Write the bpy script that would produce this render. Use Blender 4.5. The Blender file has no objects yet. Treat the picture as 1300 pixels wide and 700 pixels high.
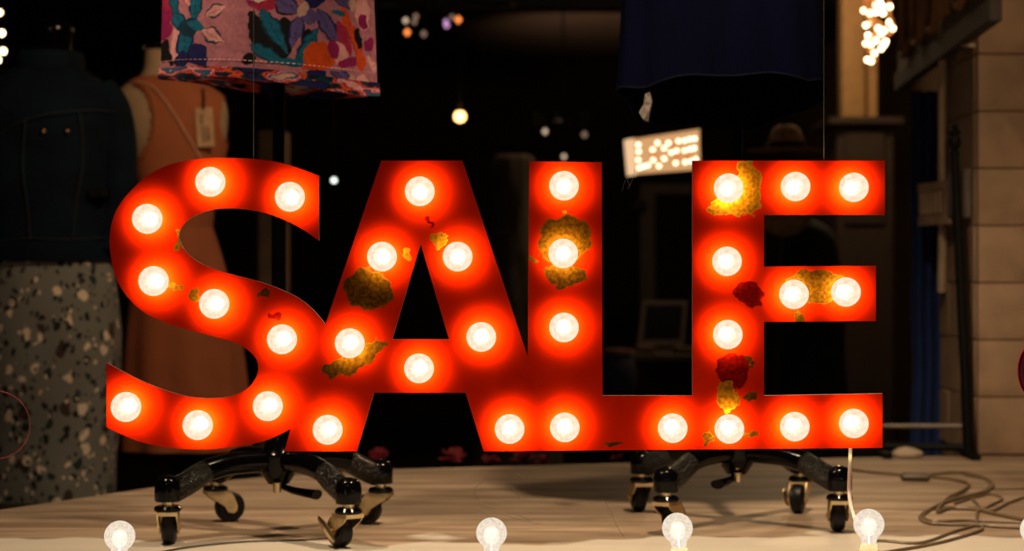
import bpy, bmesh, math, random
from mathutils import Vector, Matrix
from mathutils.geometry import tessellate_polygon
from mathutils import noise as mnoise

S = bpy.context.scene
C = S.collection
PI = math.pi
F, H = 2400.0, 0.443            # focal length in pixels of the 1300 px frame, eye height above the display platform

# ------------------------------------------------------------------ camera, world, lights, exposure
cam = bpy.data.objects.new('camera', bpy.data.cameras.new('camera'))
C.objects.link(cam)
cam.location = (0, 0, H)
cam.rotation_euler = (PI / 2, 0, 0)
cam.data.sensor_width = 36
cam.data.lens = F / 1300 * 36
cam.data.clip_end = 60
cam.data.clip_start = 0.05
cam.data.dof.use_dof = True
cam.data.dof.focus_distance = 2.62
cam.data.dof.aperture_fstop = 4.6
S.camera = cam
S.view_settings.view_transform = 'Standard'
S.view_settings.look = 'None'
S.view_settings.exposure = 0
S.view_settings.gamma = 1
S.cycles.use_denoising = True
S.cycles.max_bounces = 6
S.cycles.transparent_max_bounces = 12
S.cycles.sample_clamp_indirect = 3

w = bpy.data.worlds.new('night'); S.world = w
w.use_nodes = True
w.node_tree.nodes['Background'].inputs[0].default_value = (0.5, 0.6, 1.0, 1)
w.node_tree.nodes['Background'].inputs[1].default_value = 0.0015

def lamp(name, kind, loc, power, color, size=0.1, aim=None, angle=None, blend=0.5):
    l = bpy.data.lights.new(name, kind)
    l.energy = power; l.color = color
    if kind == 'AREA':
        l.size = size
    else:
        l.shadow_soft_size = size
    if kind == 'SPOT' and angle:
        l.spot_size = math.radians(angle); l.spot_blend = blend
    o = bpy.data.objects.new(name, l); C.objects.link(o)
    o.location = loc
    if aim is not None:
        o.rotation_euler = (Vector(aim) - Vector(loc)).to_track_quat('-Z', 'Y').to_euler()
    return o

WARM = (1.0, 0.72, 0.45)
lamp('display_spot', 'SPOT', (-0.95, 2.75, 1.8), 95, WARM, 0.035, (-0.22, 3.4, 0.0), 76, 0.6)
lamp('display_spot', 'SPOT', (0.42, 2.75, 1.8), 145, WARM, 0.035, (0.60, 3.45, 0.0), 92, 0.7)
lamp('wall_spot', 'SPOT', (1.25, 3.3, 1.8), 25, (1.0, 0.66, 0.38), 0.05, (1.28, 4.7, 0.45), 70, 0.8)
lamp('mannequin_spot', 'SPOT', (-0.1, 3.5, 1.75), 55, (1.0, 0.68, 0.40), 0.06, (-0.98, 5.1, 0.45), 55, 0.8)
lamp('street_light', 'AREA', (-0.5, 0.5, 1.9), 4, (1.0, 0.82, 0.68), 0.5, (-0.3, 3.3, 0.8))
lamp('shop_ceiling_spot', 'SPOT', (0.30, 10.3, 0.9), 30, (1.0, 0.58, 0.34), 0.1, (0.50, 11.3, 1.95), 62, 1.0)
lamp('shop_lamp', 'POINT', (1.1, 7.0, 1.75), 26, (1.0, 0.66, 0.34), 0.08)
lamp('shop_lamp', 'POINT', (-0.4, 7.2, 1.7), 2.0, (1.0, 0.7, 0.45), 0.08)

# ------------------------------------------------------------------ helpers
def P(px, py, d):
    return Vector(((px - 650) / F * d, d, H - (py - 350) / F * d))

def G(px, py, z=0.0):
    d = (H - z) * F / (py - 350)
    return Vector(((px - 650) / F * d, d, z))

def wloc(o):
    v = Vector((0, 0, 0))
    while o is not None:
        v = v + o.location; o = o.parent
    return v

def obj(name, geo, m, parent=None, smooth=35, world=True):
    """geo = (verts, faces); world coordinates unless world is False."""
    vs, fs = geo
    off = wloc(parent) if (parent is not None and world) else Vector((0, 0, 0))
    me = bpy.data.meshes.new(name)
    me.from_pydata([tuple(Vector(v) - off) for v in vs], [], fs)
    me.materials.append(m)
    if smooth:
        me.shade_smooth()
        me.set_sharp_from_angle(angle=math.radians(smooth))
    me.update()
    o = bpy.data.objects.new(name, me); C.objects.link(o)
    if parent is not None:
        o.parent = parent
    return o

def thing(name, label, cat, loc=(0, 0, 0), group=None):
    o = bpy.data.objects.new(name, None); C.objects.link(o)
    o.empty_display_size = 0.05
    o.location = loc
    return tag(o, label, cat, group)

def tag(o, label, cat, group=None):
    o['label'] = label; o['category'] = cat
    if group: o['group'] = group
    return o

def struct(name, geo, m, parent=None, smooth=None):
    o = obj(name, geo, m, parent, smooth)
    if parent is None: o['kind'] = 'structure'
    return o

def join(*gs):
    V, Fc = [], []
    for v, f in gs:
        n = len(V)
        V += list(v); Fc += [tuple(i + n for i in q) for q in f]
    return V, Fc

def box(a, b):
    x0, y0, z0 = a; x1, y1, z1 = b
    v = [(x, y, z) for x in (x0, x1) for y in (y0, y1) for z in (z0, z1)]
    f = [(0, 1, 3, 2), (4, 6, 7, 5), (0, 4, 5, 1), (2, 3, 7, 6), (0, 2, 6, 4), (1, 5, 7, 3)]
    return v, f

def bevbox(a, b, r=0.003, seg=1):
    bm = bmesh.new()
    v, f = box(a, b)
    bv = [bm.verts.new(p) for p in v]
    for q in f: bm.faces.new([bv[i] for i in q])
    bmesh.ops.bevel(bm, geom=bm.edges[:], offset=r, segments=seg, affect='EDGES', profile=0.5)
    bm.verts.index_update()
    out = ([tuple(x.co) for x in bm.verts], [tuple(x.index for x in q.verts) for q in bm.faces])
    bm.free()
    return out

def xf(geo, M):
    return [tuple(M @ Vector(v)) for v in geo[0]], geo[1]

def lathe(prof, seg=24, origin=(0, 0, 0), axis='Z'):
    """prof = [(r, h)] along the axis."""
    V, Fc = [], []
    ox, oy, oz = origin
    for r, h in prof:
        for k in range(seg):
            a = 2 * PI * k / seg
            c, s = r * math.cos(a), r * math.sin(a)
            if axis == 'Z': V.append((ox + c, oy + s, oz + h))
            elif axis == 'Y': V.append((ox + c, oy + h, oz + s))
            else: V.append((ox + h, oy + c, oz + s))
    n = len(prof)
    for i in range(n - 1):
        for k in range(seg):
            k2 = (k + 1) % seg
            Fc.append((i * seg + k, i * seg + k2, (i + 1) * seg + k2, (i + 1) * seg + k))
    if prof[0][0] > 1e-6: Fc.append(tuple(range(seg))[::-1])
    if prof[-1][0] > 1e-6: Fc.append(tuple((n - 1) * seg + k for k in range(seg)))
    return V, Fc

def catmull(pts, sub=6, closed=False):
    pts = [Vector(p) for p in pts]
    n = len(pts); out = []
    for i in range(n if closed else n - 1):
        if closed:
            p0, p1, p2, p3 = pts[(i - 1) % n], pts[i], pts[(i + 1) % n], pts[(i + 2) % n]
        else:
            p0, p1, p2, p3 = pts[max(i - 1, 0)], pts[i], pts[i + 1], pts[min(i + 2, n - 1)]
        for k in range(sub):
            t = k / sub
            out.append(0.5 * ((2 * p1) + (-p0 + p2) * t + (2 * p0 - 5 * p1 + 4 * p2 - p3) * t * t + (-p0 + 3 * p1 - 3 * p2 + p3) * t ** 3))
    if not closed: out.append(pts[-1])
    return out

def tube(pts, r, seg=8, closed=False, flat=1.0, up=None):
    """sweep a circle (or a box-ish ellipse, flat = height/width) along pts; r may be a list."""
    pts = [Vector(p) for p in pts]
    n = len(pts)
    rs = r if isinstance(r, (list, tuple)) else [r] * n
    V, Fc = [], []
    t0 = (pts[1] - pts[0]).normalized()
    u = Vector(up) if up else (Vector((0, 0, 1)) if abs(t0.z) < 0.9 else Vector((1, 0, 0)))
    for i in range(n):
        if closed: t = (pts[(i + 1) % n] - pts[i - 1]).normalized()
        else: t = (pts[min(i + 1, n - 1)] - pts[max(i - 1, 0)]).normalized()
        u2 = u - t * u.dot(t)
        if u2.length < 1e-5: u2 = t.orthogonal()
        u = u2.normalized(); s = t.cross(u)
        for k in range(seg):
            a = 2 * PI * k / seg
            V.append(tuple(pts[i] + s * (rs[i] * math.cos(a)) + u * (rs[i] * flat * math.sin(a))))
    m = n if closed else n - 1
    for i in range(m):
        j = (i + 1) % n
        for k in range(seg):
            k2 = (k + 1) % seg
            Fc.append((i * seg + k, i * seg + k2, j * seg + k2, j * seg + k))
    if not closed:
        Fc.append(tuple(range(seg))[::-1]); Fc.append(tuple((n - 1) * seg + k for k in range(seg)))
    return V, Fc

def loft(secs, seg=40, power=2.0, wob=0.0, seed=0, cap=True, folds=0):
    """secs = [(cx, cy, z, rx, ry)]"""
    V, Fc = [], []
    for i, (cx, cy, z, rx, ry) in enumerate(secs):
        for k in range(seg):
            a = 2 * PI * k / seg
            c, s = math.cos(a), math.sin(a)
            x = abs(c) ** (2 / power) * (1 if c > 0 else -1); y = abs(s) ** (2 / power) * (1 if s > 0 else -1)
            g = 1.0
            if wob: g += wob * mnoise.noise(Vector((c * 2.2 + seed, s * 2.2, z * 9)))
            if folds: g += folds[0] * (i / len(secs)) ** folds[2] * math.sin(a * folds[1] + seed + 1.3 * math.sin(z * 6))
            V.append((cx + rx * x * g, cy + ry * y * g, z))
    n = len(secs)
    for i in range(n - 1):
        for k in range(seg):
            k2 = (k + 1) % seg
            Fc.append((i * seg + k, i * seg + k2, (i + 1) * seg + k2, (i + 1) * seg + k))
    if cap:
        Fc.append(tuple(range(seg))); Fc.append(tuple((n - 1) * seg + k for k in range(seg)))
    return V, Fc

def resec(secs, n):
    """smooth interpolation of loft sections"""
    out = []
    m = len(secs) - 1
    for i in range(n + 1):
        t = i / n * m; k = min(int(t), m - 1); f = t - k
        p0, p1, p2, p3 = secs[max(k - 1, 0)], secs[k], secs[k + 1], secs[min(k + 2, m)]
        out.append(tuple(0.5 * (2 * b + (-a + c) * f + (2 * a - 5 * b + 4 * c - d) * f * f + (-a + 3 * b - 3 * c + d) * f ** 3) for a, b, c, d in zip(p0, p1, p2, p3)))
    return out

def ball(c, r, seg=12, rings=8, sz=1.0):
    prof = [(r * math.sin(PI * i / rings) if 0 < i < rings else 0.0, -r * sz * math.cos(PI * i / rings)) for i in range(rings + 1)]
    return lathe(prof, seg, c)

# ------------------------------------------------------------------ materials
def srgb(r, g, b):
    f = lambda c: (c / 255 / 12.92) if c / 255 <= 0.04045 else ((c / 255 + 0.055) / 1.055) ** 2.4
    return (f(r), f(g), f(b), 1)

def mat(name, col, rough=0.6, metal=0.0, var=0.15, scale=20, bump=0.0, bscale=80, spec=0.5, stretch=(1, 1, 1), col2=None, sheen=0, bdist=0.004):
    m = bpy.data.materials.new(name); m.use_nodes = True
    nt = m.node_tree; N = nt.nodes; L = nt.links
    b = N['Principled BSDF']
    b.inputs['Roughness'].default_value = rough
    b.inputs['Metallic'].default_value = metal
    b.inputs['Specular IOR Level'].default_value = spec
    if sheen: b.inputs['Sheen Weight'].default_value = sheen
    tc = N.new('ShaderNodeTexCoord'); mp = N.new('ShaderNodeMapping')
    mp.inputs['Scale'].default_value = stretch
    L.new(tc.outputs['Object'], mp.inputs[0])
    nz = N.new('ShaderNodeTexNoise'); nz.inputs['Scale'].default_value = scale; nz.inputs['Detail'].default_value = 5
    L.new(mp.outputs[0], nz.inputs['Vector'])
    cr = N.new('ShaderNodeValToRGB')
    c2 = col2 or tuple(min(1, c * (1 + var)) for c in col[:3]) + (1,)
    c1 = col if col2 else tuple(c * (1 - var) for c in col[:3]) + (1,)
    cr.color_ramp.elements[0].color = c1; cr.color_ramp.elements[0].position = 0.35
    cr.color_ramp.elements[1].color = c2; cr.color_ramp.elements[1].position = 0.65
    L.new(nz.outputs[0], cr.inputs[0]); L.new(cr.outputs[0], b.inputs['Base Color'])
    if bump:
        n2 = N.new('ShaderNodeTexNoise'); n2.inputs['Scale'].default_value = bscale; n2.inputs['Detail'].default_value = 4
        L.new(mp.outputs[0], n2.inputs['Vector'])
        bp = N.new('ShaderNodeBump'); bp.inputs['Strength'].default_value = bump; bp.inputs['Distance'].default_value = bdist
        L.new(n2.outputs[0], bp.inputs['Height']); L.new(bp.outputs[0], b.inputs['Normal'])
    return m

def emis(name, col, strength):
    m = bpy.data.materials.new(name); m.use_nodes = True
    nt = m.node_tree; nt.nodes.remove(nt.nodes['Principled BSDF'])
    e = nt.nodes.new('ShaderNodeEmission'); e.inputs[0].default_value = tuple(col[:3]) + (1,); e.inputs[1].default_value = strength
    nt.links.new(e.outputs[0], nt.nodes['Material Output'].inputs[0])
    return m

def bulb_glass(name, base, k, alpha, sc=160):
    """lit frosted globe: part see-through glass, part glowing haze with fine speckle"""
    m = bpy.data.materials.new(name); m.use_nodes = True
    nt = m.node_tree; N = nt.nodes; L = nt.links
    N.remove(N['Principled BSDF'])
    tc = N.new('ShaderNodeTexCoord'); nz = N.new('ShaderNodeTexNoise')
    nz.inputs['Scale'].default_value = sc; nz.inputs['Detail'].default_value = 3
    L.new(tc.outputs['Object'], nz.inputs['Vector'])
    cr = N.new('ShaderNodeValToRGB')
    cr.color_ramp.elements[0].position = 0.3; cr.color_ramp.elements[0].color = (base[0] * 0.80, base[1] * 0.72, base[2] * 0.62, 1)
    cr.color_ramp.elements[1].position = 0.62; cr.color_ramp.elements[1].color = (base[0], base[1], base[2], 1)
    L.new(nz.outputs[0], cr.inputs[0])
    e = N.new('ShaderNodeEmission'); e.inputs[1].default_value = k
    L.new(cr.outputs[0], e.inputs[0])
    t = N.new('ShaderNodeBsdfTransparent'); t.inputs[0].default_value = (1, 0.97, 0.93, 1)
    mx = N.new('ShaderNodeMixShader'); mx.inputs[0].default_value = alpha
    L.new(t.outputs[0], mx.inputs[1]); L.new(e.outputs[0], mx.inputs[2])
    L.new(mx.outputs[0], N['Material Output'].inputs[0])
    m.cycles.emission_sampling = 'NONE'
    return m

M = {}
M['black_gloss'] = mat('black_gloss_paint', (0.0015, 0.0015, 0.002, 1), 0.12, spec=0.18, var=0.2)
M['black_hammer'] = mat('black_hammered_paint', (0.004, 0.0035, 0.003, 1), 0.2, bump=1.0, bscale=190, spec=0.5, bdist=0.012)
M['rubber'] = mat('black_rubber', (0.003, 0.003, 0.0035, 1), 0.45, spec=0.3)
M['brass'] = mat('brassy_steel', (0.75, 0.58, 0.33, 1), 0.32, 1.0, var=0.12, scale=60)
M['white_plastic'] = mat('cream_plastic', (0.72, 0.60, 0.42, 1), 0.4)
def translucent(name, col, t):
    m = mat(name, col, 0.4)
    nt = m.node_tree; out = nt.nodes['Material Output']; b = nt.nodes['Principled BSDF']
    tr = nt.nodes.new('ShaderNodeBsdfTranslucent'); tr.inputs[0].default_value = col
    mx = nt.nodes.new('ShaderNodeMixShader'); mx.inputs[0].default_value = t
    nt.links.new(b.outputs[0], mx.inputs[1]); nt.links.new(tr.outputs[0], mx.inputs[2]); nt.links.new(mx.outputs[0], out.inputs[0])
    return m
M['socket_cream'] = translucent('cream_socket_plastic', (0.92, 0.78, 0.52, 1), 0.6)
M['cord_tan'] = mat('smoky_tan_cord', (0.20, 0.14, 0.085, 1), 0.35, col2=(0.13, 0.09, 0.055, 1))
M['cord_white'] = mat('white_cord', (0.75, 0.66, 0.52, 1), 0.4)
M['wire'] = mat('nylon_line', (0.22, 0.2, 0.18, 1), 0.3)
M['dark'] = mat('dark_wall_paint', (0.012, 0.010, 0.009, 1), 0.9)
M['shop_floor'] = mat('dark_shop_floor', (0.012, 0.010, 0.009, 1), 0.7)
M['ceil'] = mat('ceiling_plaster', (0.10, 0.075, 0.06, 1), 0.9, var=0.1, scale=2)
M['black_matte'] = mat('black_matte', (0.0025, 0.0025, 0.003, 1), 0.6, spec=0.15)
M['sock_dark'] = mat('bakelite_socket', (0.25, 0.18, 0.12, 1), 0.5)

# ------------------------------------------------------------------ setting
def floor_material():
    m = bpy.data.materials.new('weathered_platform'); m.use_nodes = True
    nt = m.node_tree; N = nt.nodes; L = nt.links; b = N['Principled BSDF']
    tc = N.new('ShaderNodeTexCoord'); mp = N.new('ShaderNodeMapping'); mp.inputs['Scale'].default_value = (0.7, 5.0, 1)
    L.new(tc.outputs['Object'], mp.inputs[0])
    n1 = N.new('ShaderNodeTexNoise'); n1.inputs['Scale'].default_value = 3.2; n1.inputs['Detail'].default_value = 8; n1.inputs['Roughness'].default_value = 0.62; n1.inputs['Distortion'].default_value = 0.6
    L.new(mp.outputs[0], n1.inputs['Vector'])
    cr = N.new('ShaderNodeValToRGB'); e = cr.color_ramp.elements
    e[0].position = 0.30; e[0].color = (0.13, 0.088, 0.058, 1)
    e[1].position = 0.68; e[1].color = (0.50, 0.38, 0.27, 1)
    x = e.new(0.5); x.color = (0.30, 0.22, 0.155, 1)
    L.new(n1.outputs[0], cr.inputs[0])
    # worn bare patch towards the window: whiter paint with an uneven border
    sp = N.new('ShaderNodeSeparateXYZ'); L.new(tc.outputs['Object'], sp.inputs[0])
    n2 = N.new('ShaderNodeTexNoise'); n2.inputs['Scale'].default_value = 3.0; n2.inputs['Detail'].default_value = 3
    L.new(tc.outputs['Object'], n2.inputs['Vector'])
    a = N.new('ShaderNodeMath'); a.operation = 'MULTIPLY_ADD'; a.inputs[1].default_value = 0.55
    L.new(n2.outputs[0], a.inputs[0]); L.new(sp.outputs[1], a.inputs[2])
    mr = N.new('ShaderNodeMapRange'); mr.inputs[1].default_value = 3.475; mr.inputs[2].default_value = 3.455
    L.new(a.outputs[0], mr.inputs[0])
    mx = N.new('ShaderNodeMix'); mx.data_type = 'RGBA'
    ml = N.new('ShaderNodeMath'); ml.operation = 'MULTIPLY'; ml.inputs[1].default_value = 0.8
    L.new(mr.outputs[0], ml.inputs[0]); L.new(ml.outputs[0], mx.inputs[0])
    L.new(cr.outputs[0], mx.inputs[6]); mx.inputs[7].default_value = (0.66, 0.63, 0.56, 1)
    L.new(mx.outputs[2], b.inputs['Base Color'])
    n3 = N.new('ShaderNodeTexNoise'); n3.inputs['Scale'].default_value = 14; n3.inputs['Detail'].default_value = 6
    L.new(mp.outputs[0], n3.inputs['Vector'])
    bp = N.new('ShaderNodeBump'); bp.inputs['Strength'].default_value = 0.25; bp.inputs['Distance'].default_value = 0.004
    L.new(n3.outputs[0], bp.inputs['Height']); L.new(bp.outputs[0], b.inputs['Normal'])
    b.inputs['Roughness'].default_value = 0.48; b.inputs['Specular IOR Level'].default_value = 0.4
    return m

edge = [(-1.9, 2.35), (1.9, 2.35), (1.9, 4.66), (1.05, 4.64), (0.4, 4.50), (-0.269, 4.32), (-0.56, 4.14), (-0.755, 3.94), (-0.967, 3.57), (-1.25, 3.0), (-1.9, 2.7)]
n = len(edge)
pv = [(x, y, 0.0) for x, y in edge] + [(x, y, -0.60) for x, y in edge]
pf = [tuple(range(n)), tuple(range(2 * n - 1, n - 1, -1))] + [(i, i + n, (i + 1) % n + n, (i + 1) % n) for i in range(n)]
struct('floor', (pv, pf), floor_material())
struct('floor_shop', box((-3.0, 2.4, -0.66), (2.0, 13.0, -0.602)), M['shop_floor'])
struct('ceiling', box((-3.0, 2.4, 1.95), (2.0, 13.1, 2.05)), M['ceil'])
struct('wall_back', box((-3.0, 13.0, -0.66), (2.0, 13.1, 1.95)), M['dark'])
struct('wall_left', box((-3.1, 2.4, -0.66), (-3.0, 13.1, 2.05)), M['dark'])

block_m = mat('painted_blockwork', (0.29, 0.19, 0.115, 1), 0.75, var=0.2, scale=9, bump=0.9, bscale=22)
block_d = mat('painted_blockwork_side', (0.30, 0.20, 0.125, 1), 0.8, var=0.14, scale=7, bump=0.5, bscale=28)
joint_m = mat('mortar', (0.21, 0.14, 0.085, 1), 0.9, bump=0.4)
wr = struct('wall_right', join(box((1.152, 4.667, -0.6), (2.0, 5.06, 1.95)), box((1.9, 5.06, -0.6), (2.0, 13.1, 1.95))), joint_m)
rnd = random.Random(4)
z = 0.003
row = 0
while z < 1.93:
    h = 0.141
    z1 = min(z + h - 0.0025, 1.945)
    cuts = [1.148, 1.148 + (0.20 if row % 2 else 0.40), 1.148 + (0.60 if row % 2 else 0.75)]
    for x0, x1 in zip(cuts[:-1], cuts[1:]):
        dy = rnd.uniform(-0.002, 0.002)
        obj('block', bevbox((x0, 4.655 + dy, z), (x1 - 0.0025, 4.675, z1), 0.0035, 2), block_m, wr, 40)
    ys = [4.68, 4.84, 5.06] if row % 2 else [4.68, 4.95, 5.06]
    for y0, y1 in zip(ys[:-1], ys[1:]):
        dx = rnd.uniform(-0.001, 0.002)
        obj('block', bevbox((1.143 + dx, y0, z), (1.16, y1 - 0.004, z1), 0.003), block_d, wr, 40)
    z += h; row += 1

# shop window pane in front of the display, with paint marks and scratches on it
glass = bpy.data.materials.new('clear_window_glass'); glass.use_nodes = True
nt = glass.node_tree; nt.nodes.remove(nt.nodes['Principled BSDF'])
tb = nt.nodes.new('ShaderNodeBsdfTransparent'); tb.inputs[0].default_value = (0.985, 0.985, 0.98, 1)
nt.links.new(tb.outputs[0], nt.nodes['Material Output'].inputs[0])
win = struct('window_1', box((-1.5, 2.424, 0.0), (1.5, 2.430, 1.95)), glass)
pink = mat('pink_window_paint', (0.85, 0.13, 0.15, 1), 0.6)
pinkf = mat('rose_window_paint', (0.9, 0.16, 0.24, 1), 0.6)
redl = mat('dark_red_window_paint', (0.6, 0.01, 0.04, 1), 0.6)
def ring(cx, cy, rx, ry, d, r, m, name):
    pts = [P(cx + rx * math.cos(2 * PI * k / 48), cy + ry * math.sin(2 * PI * k / 48), d) for k in range(48)]
    o = obj(name, tube(pts, r, 6, True, up=(0, 1, 0)), m, win)
    return o
o = ring(-5, 540, 43, 43, 2.4228, 0.0007, pink, 'painted_ring'); o['label'] = 'thin pink circle drawn on the glass'
o = ring(1316, 471, 23, 36, 2.4225, 0.0016, redl, 'painted_petal'); o['label'] = 'rose petal shape painted on the glass'
pts = [P(1316 + 22 * math.cos(2 * PI * k / 40), 471 + 35 * math.sin(2 * PI * k / 40), 2.4235) for k in range(40)]
obj('petal_fill', ([tuple(p) for p in pts], [tuple(range(40))]), pinkf, win, None)
ring(1317, 471, 17, 26, 2.4224, 0.0007, redl, 'petal_line')
scr = mat('glass_scratch', (0.30, 0.27, 0.24, 1), 0.5)
scratches = [[(608, 641), (618, 645), (630, 647)], [(612, 636), (625, 641), (640, 640)], [(604, 648), (616, 653), (627, 662)],
             [(640, 654), (655, 659), (668, 663), (686, 666)], [(642, 651), (662, 656), (676, 664)], [(654, 601), (663, 605), (670, 612)],
             [(640, 610), (652, 620), (660, 634)], [(767, 636), (776, 652), (783, 668), (792, 682)], [(797, 224), (792, 234), (790, 243)],
             [(806, 214), (803, 228), (797, 240)], [(801, 222), (797, 229), (800, 236)], [(608, 636), (602, 622), (620, 604)]]
for s in scratches:
    obj('scratch', tube(catmull([P(a, b, 2.4230) for a, b in s], 5), 0.00022, 4), scr, win)

# ------------------------------------------------------------------ the marquee sign
def fy(x): return 2.64 + 0.06 * x
def SP(px, py, off=0.0):
    k = (px - 650) / F
    y = (2.64 + off) / (1 - 0.06 * k)
    return Vector((k * y, y, H - (py - 350) / F * y))

s_inner_top = [(405, 306), (385, 292), (360, 279), (330, 269), (300, 265), (272, 266), (250, 273), (235, 283), (228, 296), (229, 308), (236, 320), (252, 333), (275, 343), (300, 350), (330, 358), (355, 367), (378, 378), (395, 391), (406, 403), (413, 412)]
mid = [(484, 204), (587, 204), (670, 453), (672, 205), (764, 206), (765, 502.5), (879, 502.5), (879, 204), (1123.5, 204), (1123.5, 273), (970, 273), (970, 338.5), (1112, 337.5), (1112, 408), (970, 409), (970, 502.5), (1120.5, 500), (1120.5, 569), (614, 573.5), (591, 499), (475, 499), (453, 573.5), (361, 573.5), (369, 545)]
s_bottom = [(369, 545), (345, 557), (318, 564.5), (282, 569.5), (252, 571), (216, 569), (180, 562), (156, 553), (135, 543)]
s_inner_bot = [(135, 461), (156, 472), (180, 484), (210, 496), (240, 504), (270, 506), (294, 503), (312, 495), (323, 483), (328, 469), (325, 456), (315, 445), (300, 436), (276, 429), (246, 421), (216, 412), (186, 399), (165, 381), (150, 359), (142, 333), (139, 306), (143, 279), (153, 258), (171, 237), (192, 220), (219, 208), (252, 202), (288, 200.5), (324, 202), (362, 208), (405, 223)]
def cm2(p):
    return [(v.x, v.y) for v in catmull([Vector((a, b, 0)) for a, b in p], 4)]
outline = cm2(s_inner_top) + mid + cm2(s_bottom)[1:] + cm2(s_inner_bot)
hole = [(534, 310), (498, 431), (570, 431)]

# patches of bare and mottled paint: px, py, half width, half height, tilt (degrees), kind (0 ochre, 1 dark red, 2 olive brown)
patches = [(468, 368, 30, 26, 20, 2), (452, 457, 42, 12, -32, 2), (418, 470, 12, 7, 0, 2), (716, 305, 32, 30, 0, 2), (718, 350, 28, 14, 0, 2),
           (940, 250, 28, 24, 0, 0), (952, 228, 15, 24, -20, 0), (915, 264, 16, 9, 0, 0), (951, 374, 20, 15, 10, 1), (1038, 363, 38, 20, 0, 2), (1014, 402, 7, 8, 0, 2),
           (930, 470, 22, 22, 0, 1), (923, 504, 13, 18, 0, 0), (946, 462, 7, 9, 0, 2), (556, 304, 9, 9, 0, 0), (519, 323, 5, 5, 0, 0), (678, 328, 4, 4, 0, 0),
           (954, 552, 10, 4, 0, 2), (897, 556, 6, 9, 0, 2), (952, 504, 9, 5, 0, 2), (336, 374, 7, 6, 0, 2), (249, 376, 7, 10, 0, 2), (222, 367, 7, 5, 0, 2), (231, 304, 5, 14, 10, 0), (718, 268, 4, 4, 0, 0), (780, 566, 14, 4, 0, 2), (545, 281, 4, 4, 0, 1), (349, 401, 6, 5, 0, 1)]

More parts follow.
